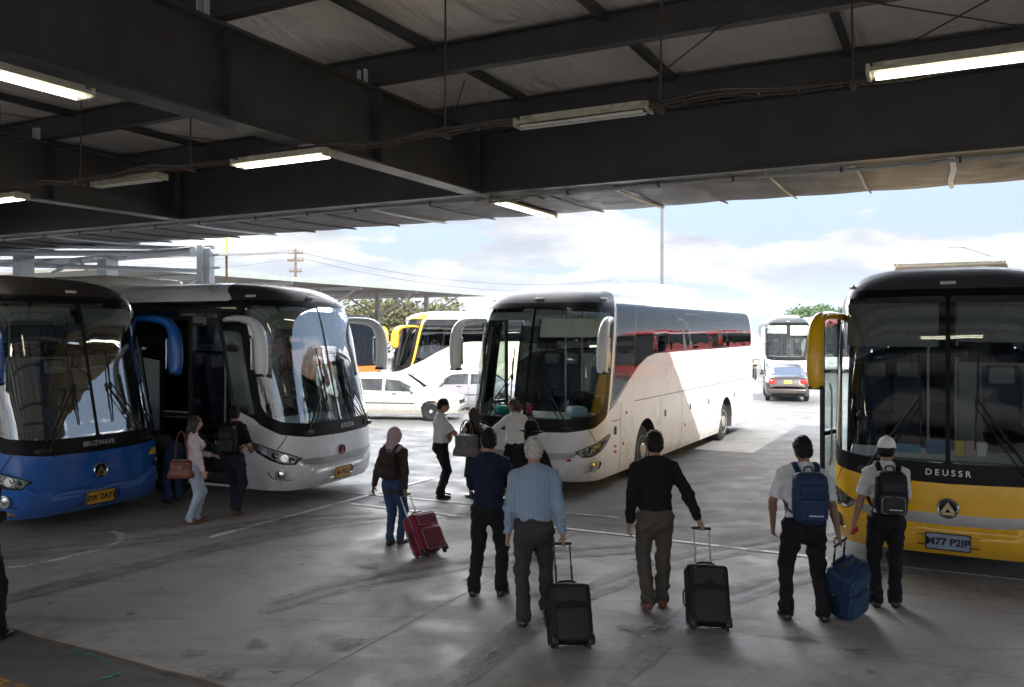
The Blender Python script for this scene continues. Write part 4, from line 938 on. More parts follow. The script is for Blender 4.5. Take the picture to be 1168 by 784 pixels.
for k,(dx,z) in enumerate(((-.4,8.7),(.4,8.1))):
    A=Vector((pt.x+dx,pt.y,z+.1)); B=Vector((pt.x+26,pt.y+22,z-.8)); C_=Vector((pt.x-34,pt.y-10,z-1))
    for q in (B,C_):
        m=MB(); m.tube([A.lerp(q,i/12)-Vector((0,0,1.3*4*(i/12)*(1-i/12))) for i in range(13)],.012,5); m.build('wire',blackp,wr)
pole('mast','tall slim mast rising behind the middle coach','mast',755,120,85,.19,pmat('mast_paint',(.12,.125,.135),rough=.5))
pole('lamp_post','small double lamp post far behind the middle coach','lamp post',772,318,95,.09,galv,(('lamp',0,1.0),('lamp',0,-1.0)))
pole('street_lamp','street lamp leaning over the yellow coach roof','street lamp',1134,293,34,.07,galv,(('lamp',0,-1.45),))
t=P3(258,278,24); o=empty('rusty_pipe_pole',(t.x,t.y,0),0,'thin rusty yellow pipe standing behind the white coach','pole'); m=MB(); m.tube([(0,0,0),(.03,0,2.5),(0,0,t.z+.6)],.035,8); m.build('pipe',pmat('rusty_yellow_paint',(.45,.26,.07),rough=.7,var=.4,dark=(.2,.07,.03),damt=.8),o)
# ================================================================ hills, trees
hillm,nth,bh=newmat('hill_forest'); Lh=nth.links; tch=N(nth,'ShaderNodeTexCoord'); nh=N(nth,'ShaderNodeTexNoise',Scale=.012,Detail=10.,Roughness=.7); Lh.new(tch.outputs['Object'],nh.inputs['Vector'])
mh=N(nth,'ShaderNodeMix',data_type='RGBA'); mh.inputs[6].default_value=(.05,.075,.06,1); mh.inputs[7].default_value=(.10,.13,.11,1); Lh.new(nh.outputs['Fac'],mh.inputs[0]); Lh.new(mh.outputs[2],bh.inputs['Base Color']); bh.inputs['Roughness'].default_value=1
m=MB(); nx,ny=150,14; vs=[];fs=[]
for i in range(nx+1):
    x=-900+2800*i/nx
    for j in range(ny+1):
        y=1500+900*j/ny; e=math.sin(math.pi*min(1,j/ny*1.15))if j<ny else 0
        hgt=(22+26*sstep(-200,700,x)+14*mnoise.noise(Vector((x*.004,y*.003,1)))+7*mnoise.noise(Vector((x*.015,y*.01,5)))+2*mnoise.noise(Vector((x*.07,y*.05,5))))*max(0,e)
        vs.append((x,y,hgt-1))
for i in range(nx):
    for j in range(ny): a=i*(ny+1)+j; fs.append((a,a+ny+1,a+ny+2,a+1))
m.add(vs,fs,0,True); ho=m.build('hills',hillm,fixn=False); tag(ho,kind='structure')
def leafmat(name,a,c):
    m,nt,b=newmat(name); L=nt.links; tc=N(nt,'ShaderNodeTexCoord'); n=N(nt,'ShaderNodeTexNoise',Scale=1.1,Detail=6.); L.new(tc.outputs['Object'],n.inputs['Vector'])
    r=N(nt,'ShaderNodeMapRange'); r.inputs[1].default_value=.35; r.inputs[2].default_value=.65; L.new(n.outputs['Fac'],r.inputs[0]); x=N(nt,'ShaderNodeMix',data_type='RGBA'); x.inputs[6].default_value=(*a,1); x.inputs[7].default_value=(*c,1); L.new(r.outputs[0],x.inputs[0]); L.new(x.outputs[2],b.inputs['Base Color']); b.inputs['Roughness'].default_value=.6
    b.inputs['Subsurface Weight'].default_value=0; return m
leafA=leafmat('olive_leaves',(.06,.075,.025),(.12,.11,.045)); leafB=leafmat('green_leaves',(.035,.09,.02),(.08,.15,.04))
def tree(x,y,h,w,lm,label,n=5000,ls=.22,seed=1):
    r=random.Random(seed); o=empty('tree',(x,y,0),0,label,'tree','trees around the yard'); m=MB()
    m.tube([(0,0,-.5),(.1,0,h*.3),(0,.1,h*.55)],[.26,.18,.1],8); cl=[]
    for i in range(13):
        a=r.random()*6.28; rr=w*.5*math.sqrt(r.random())*.8; z=h*(.5+.42*r.random()); cl.append((rr*math.cos(a),rr*math.sin(a),z,w*(.16+.12*r.random()))); m.tube([(0,0,h*.35),(rr*.5*math.cos(a),rr*.5*math.sin(a),z*.75),(rr*math.cos(a),rr*math.sin(a),z)],[.09,.05,.02],6)
    m.build('trunk',bark,o); m=MB()
    for i in range(n):
        c=r.choice(cl); d=Vector((r.gauss(0,1),r.gauss(0,1),r.gauss(0,.75))).normalized()*(r.random()**.4); p=Vector(c[:3])+d*c[3]
        q=Vector((r.gauss(0,1),r.gauss(0,1),r.gauss(0,1))).normalized(); u=q.orthogonal().normalized()*ls*r.uniform(.6,1.2); v=q.cross(u)*.6
        m.add([p-u,p-v,p+u,p+v],[(0,1,2,3)])
    m.build('crown',lm,o,fixn=False); return o
for i,(px,d,h,w,lb) in enumerate(((455,78,5.2,9,'leftmost olive green tree above the far yellow coach'),(487,84,4.9,8,'pale olive tree between the shelter posts and the middle coach'),(418,88,5.0,9,'olive tree seen under the far shelter roof'),(520,95,3.9,8,'low olive tree just left of the middle coach roof'))):
    tree((px-CX)/F*d,d,h,w,leafA,lb,seed=i+3)
for i,(px,d,h,w,lb) in enumerate(((920,190,7.6,9,'bright green tree on the skyline left of the yellow mirror'),(938,195,8.0,8,'small green tree on the skyline above the yellow mirror'),(955,190,7.2,9,'low green tree on the skyline touching the yellow coach'))):
    tree((px-CX)/F*d,d,h,w,leafB,lb,n=3500,ls=.35,seed=i+20)
# ================================================================ people: bodies and clothes grown from smooth blended volumes
class Vol:
    def __init__(s,lo,hi,h):
        s.h=h; s.o=np.array(lo,float); s.n=np.ceil((np.array(hi)-s.o)/h).astype(int)+1; s.F=np.full(s.n,.15,np.float32)
    def reg(s,lo,hi):
        a=np.clip(np.floor((np.array(lo)-s.o)/s.h).astype(int),0,s.n); b=np.clip(np.ceil((np.array(hi)-s.o)/s.h).astype(int)+1,0,s.n)
        if (b<=a).any(): return None
        ax=[s.o[i]+s.h*np.arange(a[i],b[i]) for i in range(3)]
        X,Y,Z=np.meshgrid(*ax,indexing='ij'); return (slice(a[0],b[0]),slice(a[1],b[1]),slice(a[2],b[2])),X,Y,Z
    def put(s,sl,d,k,op='u'):
        A=s.F[sl]
        if op=='u':
            if k>0: hh=np.clip(.5+.5*(A-d)/k,0,1); s.F[sl]=A*(1-hh)+d*hh-k*hh*(1-hh)
            else: s.F[sl]=np.minimum(A,d)
        elif op=='s':
            s.F[sl]=np.maximum(A,-d)
    def cone(s,a,b,ra,rb,k=.02,flat=1.,fax=None,op='u',pad=.07):
        """round cone a-b; flat squeezes the section along direction fax"""
        a=np.array(a,float); b=np.array(b,float); R_=max(ra,rb)+pad
        r=s.reg(np.minimum(a,b)-R_,np.maximum(a,b)+R_)
        if r is None: return
        sl,X,Y,Z=r; P=np.stack([X-a[0],Y-a[1],Z-a[2]],-1); ba=b-a
        if flat!=1.:
            f=np.array(fax if fax is not None else (0,1,0),float); f/=np.linalg.norm(f)
            c=(P@f)[...,None]*f; P=P-c+c/flat; cb=(ba@f)*f; ba=ba-cb+cb/flat
        L2=ba@ba+1e-9; t=np.clip((P@ba)/L2,0,1); q=P-t[...,None]*ba
        d=np.sqrt((q*q).sum(-1))-(ra+(rb-ra)*t)
        if flat!=1.: d=d*(.5+.5*flat) if flat<1 else d
        s.put(sl,d.astype(np.float32),k,op)
    def ell(s,c,r,k=.02,rot=None,op='u'):
        c=np.array(c,float); R_=max(r)+.07; g=s.reg(c-R_,c+R_)
        if g is None: return
        sl,X,Y,Z=g; P=np.stack([X-c[0],Y-c[1],Z-c[2]],-1)
        if rot is not None: P=P@np.array(rot)
        q=P/np.array(r); l=np.sqrt((q*q).sum(-1))+1e-9; g2=np.sqrt(((q/np.array(r))**2).sum(-1))+1e-9
        d=l*(l-1)/g2; s.put(sl,d.astype(np.float32),k,op)
    def rbox(s,c,hd,r,k=.01,rot=None,op='u'):
        c=np.array(c,float); R_=max(hd)*1.75+.06; g=s.reg(c-R_,c+R_)
        if g is None: return
        sl,X,Y,Z=g; P=np.stack([X-c[0],Y-c[1],Z-c[2]],-1)
        if rot is not None: P=P@np.array(rot)
        q=np.abs(P)-(np.array(hd)-r); d=np.sqrt((np.maximum(q,0)**2).sum(-1))+np.minimum(q.max(-1),0)-r
        s.put(sl,d.astype(np.float32),k,op)
    def clip(s,c,n):
        """remove what lies on the +n side of the plane through c"""
        n=np.array(n,float); n/=np.linalg.norm(n); c=np.array(c,float)
        ax=[s.o[i]+s.h*np.arange(s.n[i])-c[i] for i in range(3)]
        d=ax[0][:,None,None]*n[0]+ax[1][None,:,None]*n[1]+ax[2][None,None,:]*n[2]
        s.F=np.maximum(s.F,d.astype(np.float32))
    def folds(s,amp,seed=0,sc=1.,band=.03):
        r=np.random.RandomState(seed); idx=np.abs(s.F)<band
        I=np.argwhere(idx); P=I*s.h+s.o; ph=r.rand(8)*6.28
        x,y,z=P.T*sc
        w=np.sin(9*z+5*x+ph[0])+.8*np.sin(7*x-11*y+ph[1])
        n=.55*np.sin(38*z+16*x+10*y+2.2*w+ph[2])+.45*np.sin(27*x-31*y+14*z+2.*w+ph[3])+.3*np.sin(70*z-40*x+30*y+2*w+ph[4])
        m=.35+.65*(.5+.5*np.sin(6*z+4*x+ph[5])*np.sin(7*y+5*x+ph[6]))
        s.F[idx]+=(amp*n*m).astype(np.float32)
    def mesh(s,name,mat,parent,iso=0.,smooth_it=0):
        F=s.F-iso; F[0]=F[-1]=.1; F[:,0]=F[:,-1]=.1; F[:,:,0]=F[:,:,-1]=.1
        S=F<0; nx,ny,nz=[q-1 for q in F.shape]
        C=[F[i:i+nx,j:j+ny,k:k+nz] for i in(0,1) for j in(0,1) for k in(0,1)]; B=[c<0 for c in C]
        an=np.zeros((nx,ny,nz),bool); al=np.ones((nx,ny,nz),bool)
        for b in B: an|=b; al&=b
        act=an&~al; I=np.argwhere(act); 
        if len(I)==0: return None
        vid=np.full((nx,ny,nz),-1,np.int64); vid[act]=np.arange(len(I))
        vals=[c[act] for c in C]; offs=[(i,j,k) for i in(0,1) for j in(0,1) for k in(0,1)]
        acc=np.zeros((len(I),3)); cnt=np.zeros(len(I))
        for p in range(8):
            for q in range(p+1,8):
                if sum(abs(np.array(offs[p])-offs[q]))!=1: continue
                a,b=vals[p],vals[q]; m=(a<0)!=(b<0); t=np.where(m,a/np.where(m,a-b,1),0)
                pt=np.array(offs[p])[None]+t[:,None]*(np.array(offs[q])-offs[p])[None]
                acc+=pt*m[:,None]; cnt+=m
        V=(I+acc/cnt[:,None])*s.h+s.o; faces=[]
        for ax in range(3):
            sl0=[slice(1,-1)]*3; sl1=[slice(1,-1)]*3; sl0[ax]=slice(0,-1); sl1[ax]=slice(1,None)
            a=S[tuple(sl0)]; b=S[tuple(sl1)]; E=np.argwhere(a!=b)
            if len(E)==0: continue
            inside=a[tuple(E.T)]; base=E.copy()
            for d in range(3):
                if d!=ax: base[:,d]+=1
            u,v=[(1,2),(2,0),(0,1)][ax]
            def cell(du,dv): q=base.copy(); q[:,u]-=du; q[:,v]-=dv; return vid[tuple(q.T)]
            q=np.stack([cell(1,1),cell(0,1),cell(0,0),cell(1,0)],1); q[~inside]=q[~inside][:,::-1]; faces.append(q)
        Fc=np.concatenate(faces); Fc=Fc[(Fc>=0).all(1)]
        me=bpy.data.meshes.new(name); me.vertices.add(len(V)); me.vertices.foreach_set('co',V.astype(np.float32).ravel())
        me.loops.add(len(Fc)*4); me.loops.foreach_set('vertex_index',Fc.ravel().astype(np.int32)); me.polygons.add(len(Fc)); me.polygons.foreach_set('loop_start',np.arange(0,len(Fc)*4,4,dtype=np.int32))
        me.update(calc_edges=True); me.polygons.foreach_set('use_smooth',[True]*len(Fc)); me.materials.append(mat)
        o=bpy.data.objects.new(name,me); COL.objects.link(o); o.parent=parent; return o
def ik(a,b,l1,l2,hint):
    a=Vector(a);b=Vector(b); d=b-a; L=min(d.length,(l1+l2)*.999); dn=d.normalized(); b=a+dn*L
    x=(l1*l1-l2*l2+L*L)/(2*L); h=math.sqrt(max(0,l1*l1-x*x)); hn=Vector(hint); hn=(hn-dn*hn.dot(dn)).normalized()
    return a+dn*x+hn*h, b
def skinmat(name,c):
    m=pmat(name,c,rough=.55,var=.08,vscale=14.,bump=.1,bscale=90.); b=m.node_tree.nodes['Principled BSDF']; b.inputs['Subsurface Weight'].default_value=.08; b.inputs['Subsurface Radius'].default_value=(.02,.008,.004); return m
skA=skinmat('tan_skin',(.33,.18,.115)); skB=skinmat('brown_skin',(.20,.105,.065)); skC=skinmat('light_skin',(.45,.27,.19))
def cloth(name,c,rough=.9,var=.12,stripe=None,bs=160.,sheen=0.):
    m=pmat(name,c,rough=rough,var=var,vscale=5.,bump=.25,bscale=bs,spec=.15,sheen=sheen)
    if stripe:
        nt=m.node_tree; L=nt.links; b=nt.nodes['Principled BSDF']; tc=N(nt,'ShaderNodeTexCoord'); sp=N(nt,'ShaderNodeSeparateXYZ'); L.new(tc.outputs['Object'],sp.inputs[0])
        a=N(nt,'ShaderNodeMath',operation='MULTIPLY'); a.inputs[1].default_value=stripe[1]; L.new(sp.outputs['X'],a.inputs[0])
        w=N(nt,'ShaderNodeMath',operation='SINE'); L.new(a.outputs[0],w.inputs[0]); r=N(nt,'ShaderNodeMapRange'); r.inputs[1].default_value=.1; r.inputs[2].default_value=.7; L.new(w.outputs[0],r.inputs[0])
        src=b.inputs['Base Color'].links[0].from_socket; x=N(nt,'ShaderNodeMix',data_type='RGBA'); L.new(r.outputs[0],x.inputs[0]); L.new(src,x.inputs[6]); x.inputs[7].default_value=(*stripe[0],1); L.new(x.outputs[2],b.inputs['Base Color'])
    return m
hairB=pmat('black_hair',(.007,.006,.005),spec=.25,rough=.6,var=.4,vscale=40.,bump=.6,bscale=120.); hairG=pmat('grey_hair',(.40,.38,.35),rough=.7,var=.35,vscale=40.,bump=.6,bscale=120.); hairD=pmat('dark_brown_hair',(.03,.016,.010),rough=.45,var=.5,vscale=30.,bump=.6,bscale=120.)
leather=pmat('black_leather',(.014,.013,.012),rough=.35,var=.3,vscale=12.,bump=.2,coat=.3); brownl=pmat('brown_leather',(.14,.05,.022),rough=.45,var=.3,vscale=10.,bump=.2)
eyem=pmat('eye',(.06,.03,.02),rough=.1,coat=1.); lipm=skinmat('lips',(.30,.11,.09))
def person(label,loc,rz,H=1.75,skin=skA,hair=('short',hairB),shirt=None,trous=None,shoes=leather,feet=None,hands=None,elb=None,head=(0,0),fat=1.,bend=0.,far=False,hem=.86,tuck=True,sleeve='long',belt=True,female=False,fold=.013,grip=(0.25,.25),hdir=None,skirt=None,z0=0.,group=None,eyes=True,shw=1.,lean=0.):
    """feet/hands: dict of local positions (x right, y forward, z up) at 1.75 m; side 1 = the person's right"""
    k=H/1.75; hb=.0095 if not far else .014; hc=.011 if not far else .016
    root=empty('person',(loc[0],loc[1],z0),rz,label,'person',group)
    ft={1:(.10,.0,.085),-1:(-.10,.0,.085)}; ft.update(feet or {}); 
    hn={1:(.27,.03,.80),-1:(-.27,.03,.80)}; hn.update(hands or {})
    eh={1:(.5,-1,0),-1:(-.5,-1,0)}; eh.update(elb or {})
    hip={s:Vector((s*.088*(.5+.5*fat),0,.90)) for s in(1,-1)}
    drop=min(0,min(.845-.0-(hip[s]-Vector(ft[s])).length for s in(1,-1))) ; 
    for s in(1,-1): hip[s].z+=drop
    bm_=Matrix.Rotation(R(-bend),3,'X'); lm=Matrix.Rotation(R(-lean),3,'X')
    pv=Vector((0,0,.93+drop))
    def T(p): return pv+bm_@(Vector(p)+Vector((0,0,0))-Vector((0,0,.93)))
    sh={s:T((s*(.168 if not female else .148)*shw,-.005,1.392)) for s in(1,-1)}
    tl=random.Random(int(loc[0]*971+loc[1]*37)).uniform(-.022,.022)
    for s in(1,-1): sh[s]=sh[s]+Vector((tl*.6,0,s*tl))
    kn={};an={};el={};wr={}
    for s in(1,-1):
        f=Vector(ft[s]); kn[s],an[s]=ik(hip[s],f,.425,.42,(s*.12,1,0)); 
        w=Vector(hn[s]); el[s],wr[s]=ik(sh[s],w,.295,.255,eh[s])
    yaw=R(head[0]); pit=R(head[1]); hr=bm_@Matrix.Rotation(-yaw,3,'Z')@Matrix.Rotation(-pit,3,'X'); hc0=T((0,.012,1.487))
    def Hd(p): return hc0+hr@(Vector(p)*1.05)
    lo=(-.75,-.65,-.02); hi=(.75,.85 if bend<30 else 1.2,1.95)
    pts=[*kn.values(),*an.values(),*el.values(),*wr.values(),*sh.values(),Hd((0,0,.15))]
    lo=[min(p[i] for p in pts)-.24 for i in range(3)]; hi=[max(p[i] for p in pts)+.26 for i in range(3)]; lo[2]=-.02
    fx=tuple(bm_@Vector((0,1,0))); g=fat
    def torso(v,e,hemz=None,kk=.03):
        v.cone(T((0,-.005,.93)),T((0,.0,1.06)),.150*g+e,(.135 if not female else .115)*g+e,kk,.68+.12*(g-1),fx)
        v.cone(T((0,0,1.06)),T((0,.0,1.27)),(.135 if not female else .115)*g+e,(.158 if not female else .140)*g+e,kk,.70+.2*(g-1),fx)
        v.cone(T((-.055*shw,-.01,1.33)),T((.055*shw,-.01,1.33)),.112+e,.112+e,kk,.82,fx)
        for s in(1,-1): v.cone(T((s*.03,-.012,1.455)),sh[s]+bm_@Vector((-s*.02,0,.006)),.050+e,.040+e,kk,1.)
        if female:
            for s in(1,-1): v.ell(T((s*.065,.10,1.27)),(.062+e,.06+e,.062+e),.04)
        if g>1.1: v.ell(T((0,.07,1.08)),(.14*g,.12*g,.15),.05)
    # ---- body
    v=Vol(lo,hi,hb); torso(v,-.006)
    v.cone(T((0,-.012,1.43)),Hd((0,.0,.07)),.056,.052,.03)
    v.ell(Hd((0,.012,.142)),(.078,.099,.113),.02,rot=[list(r) for r in hr]); v.cone(Hd((0,.035,.085)),Hd((0,.062,.062)),.052,.030,.03); v.cone(Hd((-.03,.02,.085)),Hd((.03,.02,.085)),.035,.035,.02)
    v.cone(Hd((0,.098,.145)),Hd((0,.117,.110)),.008,.013,.012); v.cone(Hd((-.03,.088,.165)),Hd((.03,.088,.165)),.011,.011,.012)
    for s in(1,-1):
        v.ell(Hd((s*.032,.104,.145)),(.016,.014,.012),.008,op='s') if False else None
        v.ell(Hd((s*.077,-.002,.125)),(.010,.020,.032),.006,rot=[list(r) for r in hr])
        v.cone(Hd((s*.014,.100,.082)),Hd((0,.104,.082)),.009,.010,.008)
        v.cone(hip[s]+Vector((0,0,-.02)),kn[s],.088*g,.052,.03); v.cone(kn[s],kn[s].lerp(an[s],.35),.050,.053,.02); v.cone(kn[s].lerp(an[s],.35),an[s],.052,.034,.02)
        v.cone(sh[s],el[s],.048,.038,.03); v.cone(el[s],el[s].lerp(wr[s],.3),.038,.039,.015); v.cone(el[s].lerp(wr[s],.3),wr[s],.038,.025,.02)
        f0=an[s]+Vector((0,-.03,-.045)); f1=an[s]+Vector((s*.02,.14,-.055)); v.cone(f0,f1,.032,.026,.02); v.cone(an[s],f0,.034,.03,.02)
        # hand
        dr=(wr[s]-el[s]).normalized()
        if hdir and s in hdir: dr=Vector(hdir[s]).normalized()
        pn=Vector((-s,0.15,0)); 
        if abs(dr.z)<.6: pn=Vector((0,0,-1))
        pn=(pn-dr*pn.dot(dr)).normalized(); sd_=dr.cross(pn).normalized()
        if sd_.y<0 and abs(dr.z)>=.6: sd_=-sd_
        gp=(grip[0] if s==1 else grip[1]); pe=wr[s]+dr*.088
        v.cone(wr[s]-dr*.01,wr[s]+dr*.03,.026,.030,.015,.72,pn); v.cone(wr[s]+dr*.03+sd_*.008,pe+sd_*.0,.032,.036,.012,.50,pn)
        for i,(o_,l_) in enumerate(((.027,.070),(.009,.080),(-.009,.075),(-.026,.060))):
            b0=pe+sd_*o_-dr*.006; a1=gp*1.35; d1=(dr*math.cos(a1)+pn*math.sin(a1)).normalized(); b1=b0+d1*l_*.5; a2=min(gp*2.9,3.0); d2=(dr*math.cos(a2)+pn*math.sin(a2)).normalized(); b2=b1+d2*l_*.5
            v.cone(b0-dr*.02,b0,.0105,.0098,.004); v.cone(b0,b1,.0098,.0088,.003); v.cone(b1,b2,.0088,.0072,.003)
        t0=wr[s]+dr*.025+sd_*.024; t1=t0+(dr*.7+sd_*.75+pn*(.3+gp*.4)).normalized()*.042; t2=t1+(dr*.9+sd_*(.25-gp*.5)+pn*(.2+gp*.7)).normalized()*.034
        v.cone(t0,t1,.014,.0115,.010); v.cone(t1,t2,.0112,.0085,.003)
    body=v.mesh('body',skin,root)
    # ---- face details
    if eyes:
        for s in(1,-1):
            m=MB(); m.lathe([(0,-.010),(.008,-.006),(.0105,0),(.008,.006),(0,.010)],tuple(Hd((s*.031,.094,.143))),'z',10); m.build('eye',eyem,body)
        m=MB(); 
        for s in (1,-1): m.tube([Hd((s*.048,.088,.163)),Hd((s*.032,.101,.169)),Hd((s*.014,.103,.163))],.0042,6)
        m.build('eyebrows',hair[1] if hair else hairB,body)
        m=MB(); m.tube([Hd((-.022,.096,.081)),Hd((0,.113,.083)),Hd((.022,.096,.081))],[.003,.006,.003],8); m.build('mouth',lipm,body)
    # ---- trousers or skirt
    wz=1.02
    if trous and not skirt:
        v=Vol(lo,hi,hc)
        v.cone(T((0,-.005,.90)),T((0,0,1.03)),.155*g,.140*g,.03,.72+.15*(g-1),fx)
        for s in(1,-1):
            v.ell(T((s*.055,-.060,.90)),(.085*g,.075*g,.10),.04)
            v.cone(hip[s]+Vector((0,-.005,-.0)),kn[s]+Vector((0,-.004,0)),.100*(.4+.6*g),.074,.03)
            v.cone(kn[s],an[s]+Vector((0,-.012,.03)),.071,.066 if not female else .052,.025); v.cone(an[s]+Vector((0,-.01,.05)),an[s]+Vector((0,.012,-.015)),.066 if not female else .050,.07 if not female else .052,.02)
            ax_=(an[s]-kn[s]).normalized()
        v.folds(fold,int(abs(loc[0]*100))%997)
        v.clip(T((0,0,wz)),bm_@Vector((0,0,1)))
        for s in(1,-1):
            pass
        ar=v.reg((lo[0],lo[1],lo[2]),(hi[0],hi[1],hi[2]))
        hemz=np.minimum
        # hems: cut each leg just above its shoe sole
        sl,X,Y,Z=ar; side=(np.abs(X-an[1].x)+np.abs(Y-an[1].y)<np.abs(X-an[-1].x)+np.abs(Y-an[-1].y)); cut=np.where(side,an[1].z,an[-1].z)-.050; v.F[sl]=np.maximum(v.F[sl],(cut-Z).astype(np.float32))
        v.mesh('trousers',trous,root)
    if skirt:
        v=Vol(lo,hi,hc); v.cone(T((0,0,1.0)),(0,0,skirt[0]),.135*g,.22,.03,.75); v.folds(.006,3,1.4); v.clip(T((0,0,wz)),(0,0,1)); v.clip((0,0,skirt[0]),(0,0,-1)); v.mesh('skirt',skirt[1],root)
    # ---- shirt
    if shirt:
        v=Vol(lo,hi,hc); torso(v,.014)
        if not tuck: v.cone(T((0,-.005,hem)),T((0,0,1.03)),.162*g,.150*g,.03,.74+.12*(g-1),fx)
        else: v.cone(T((0,-.005,1.02)),T((0,-.005,1.06)),.158*g,.156*g,.03,.74+.15*(g-1),fx)
        v.cone(T((0,-.020,1.44)),T((0,-.006,1.50)),.072,.060,.015)
        v.clip(T((0,0,hem if not tuck else .985)),bm_@Vector((0,0,-1)))
        for s in(1,-1):
            if sleeve=='long': v.cone(sh[s],el[s],.060,.059,.035); v.cone(el[s],wr[s],.059,.040,.02); v.cone(wr[s].lerp(el[s],.12),wr[s].lerp(el[s],.02),.040,.036,.008)
            elif sleeve=='short': v.cone(sh[s],el[s].lerp(sh[s],.12),.058,.063,.035)
            else: v.cone(sh[s],sh[s].lerp(el[s],.12),.058,.056,.03)
        v.folds(fold*.9,int(abs(loc[0]*77+loc[1]*13))%997)
        v.clip(T((0,0,1.505)),bm_@Vector((0,.25,1)))
        if sleeve=='short':
            for s in(1,-1):
                c=sh[s].lerp(el[s],.84); n=(el[s]-sh[s]).normalized(); r=v.reg(np.minimum(c,wr[s])-.11,np.maximum(c,wr[s])+.13)
                sl,X,Y,Z=r; dd=(X-c.x)*n.x+(Y-c.y)*n.y+(Z-c.z)*n.z; ra=np.sqrt((X-el[s].x)**2+(Y-el[s].y)**2+(Z-el[s].z)**2); v.F[sl]=np.where((dd>-.02)&(ra<.16),np.maximum(v.F[sl],dd.astype(np.float32)),v.F[sl])
        if sleeve=='long':
            for s in(1,-1):
                c=wr[s]; n=(wr[s]-el[s]).normalized(); r=v.reg(np.array(c)-.08,np.array(c)+.08); sl,X,Y,Z=r; dd=(X-c.x)*n.x+(Y-c.y)*n.y+(Z-c.z)*n.z; v.F[sl]=np.maximum(v.F[sl],dd.astype(np.float32))
        v.mesh('shirt' if not isinstance(shirt,tuple) else shirt[1],shirt if not isinstance(shirt,tuple) else shirt[0],root)
    if belt and trous:
        v=Vol([-.3,-.3,.85],[.3,.3,1.2],hc*.8)
        if bend<5:
            v.cone(T((0,-.005,.93)),T((0,0,1.03)),.163*g,.157*g,.02,.74+.15*(g-1),fx); v.clip(T((0,0,1.022)),(0,0,1)); v.clip(T((0,0,.988)),(0,0,-1)); v.mesh('belt',leather,root)
    # ---- shoes
    for s in(1,-1):
        a=an[s]; v=Vol([a.x-.16,a.y-.22,a.z-.12],[a.x+.16,a.y+.30,a.z+.10],hb); heel=a+Vector((0,-.045,-.048)); toe=a+Vector((s*.022,.155,-.058)); tilt=max(0,a.z-.09)
        toe.z-=tilt*.8; 
        v.cone(heel,toe.lerp(heel,.25),.042,.046,.02,.9,(0,0,1)); v.cone(toe.lerp(heel,.3),toe,.047,.036,.02,.72,(0,0,1)); v.cone(a+Vector((0,-.01,.0)),heel+Vector((0,.02,0)),.046,.042,.02)
        v.clip((0,0,max(.002,min(heel.z,toe.z)-.034)) if tilt<.02 else tuple(heel+Vector((0,0,-.036))),(0,0,-1) if tilt<.02 else tuple(Vector((0,-.8*tilt/.2,-1)))); v.mesh('shoe',shoes,root)
    # ---- hair, hats
    if hair:
        hl=[min(Hd((0,0,0))[i],Hd((0,0,.14))[i])-.22 for i in range(3)]; hh=[max(Hd((0,0,0))[i],Hd((0,0,.14))[i])+.22 for i in range(3)]
        if hair[0]=='long': hl[2]-=.25
        v=Vol(hl,hh,hb*.85); rt=[list(r) for r in hr]
        v.ell(Hd((0,.004,.150)),(.088,.106,.117),.01,rot=rt)
        if hair[0]=='short': 
            v.cone(Hd((-.03,-.055,.10)),Hd((.03,-.055,.10)),.045,.045,.02)
        if hair[0]=='long':
            v.cone(Hd((0,-.04,.13)),T((0,-.10,1.36)),.085,.055,.03,.8,fx); v.cone(Hd((0,-.05,.10)),T((.05,-.10,1.30)),.06,.04,.03)
            for s in(1,-1): v.cone(Hd((s*.07,.01,.15)),T((s*.085,-.02,1.40)),.032,.028,.02)
        v.folds(.009,int(abs(loc[0]*50))%99,3.2,.02)
        v.ell(Hd((0,.075,.085)),(.088,.085,.098),.0,rot=rt,op='s'); v.ell(Hd((0,.135,.13)),(.07,.06,.075),.0,rot=rt,op='s')
        if hair[0]=='short':
            v.clip(Hd((0,0,.062)),hr@Vector((0,.35,-1)))
            for s in(1,-1): v.ell(Hd((s*.088,.016,.095)),(.028,.045,.055),.0,rot=rt,op='s')
        v.mesh('hair',hair[1],body)
    root.scale=(k,k,k)
    root['_j']=0; del root['_j']
    return root,dict(wr=wr,el=el,sh=sh,T=T,Hd=Hd,hr=hr,k=k,an=an,kn=kn,hip=hip,body=body)
def wpt(root,p): return Matrix.Translation(root.location)@Matrix.Rotation(root.rotation_euler[2],4,'Z')@(Vector(p)*root.scale[0])
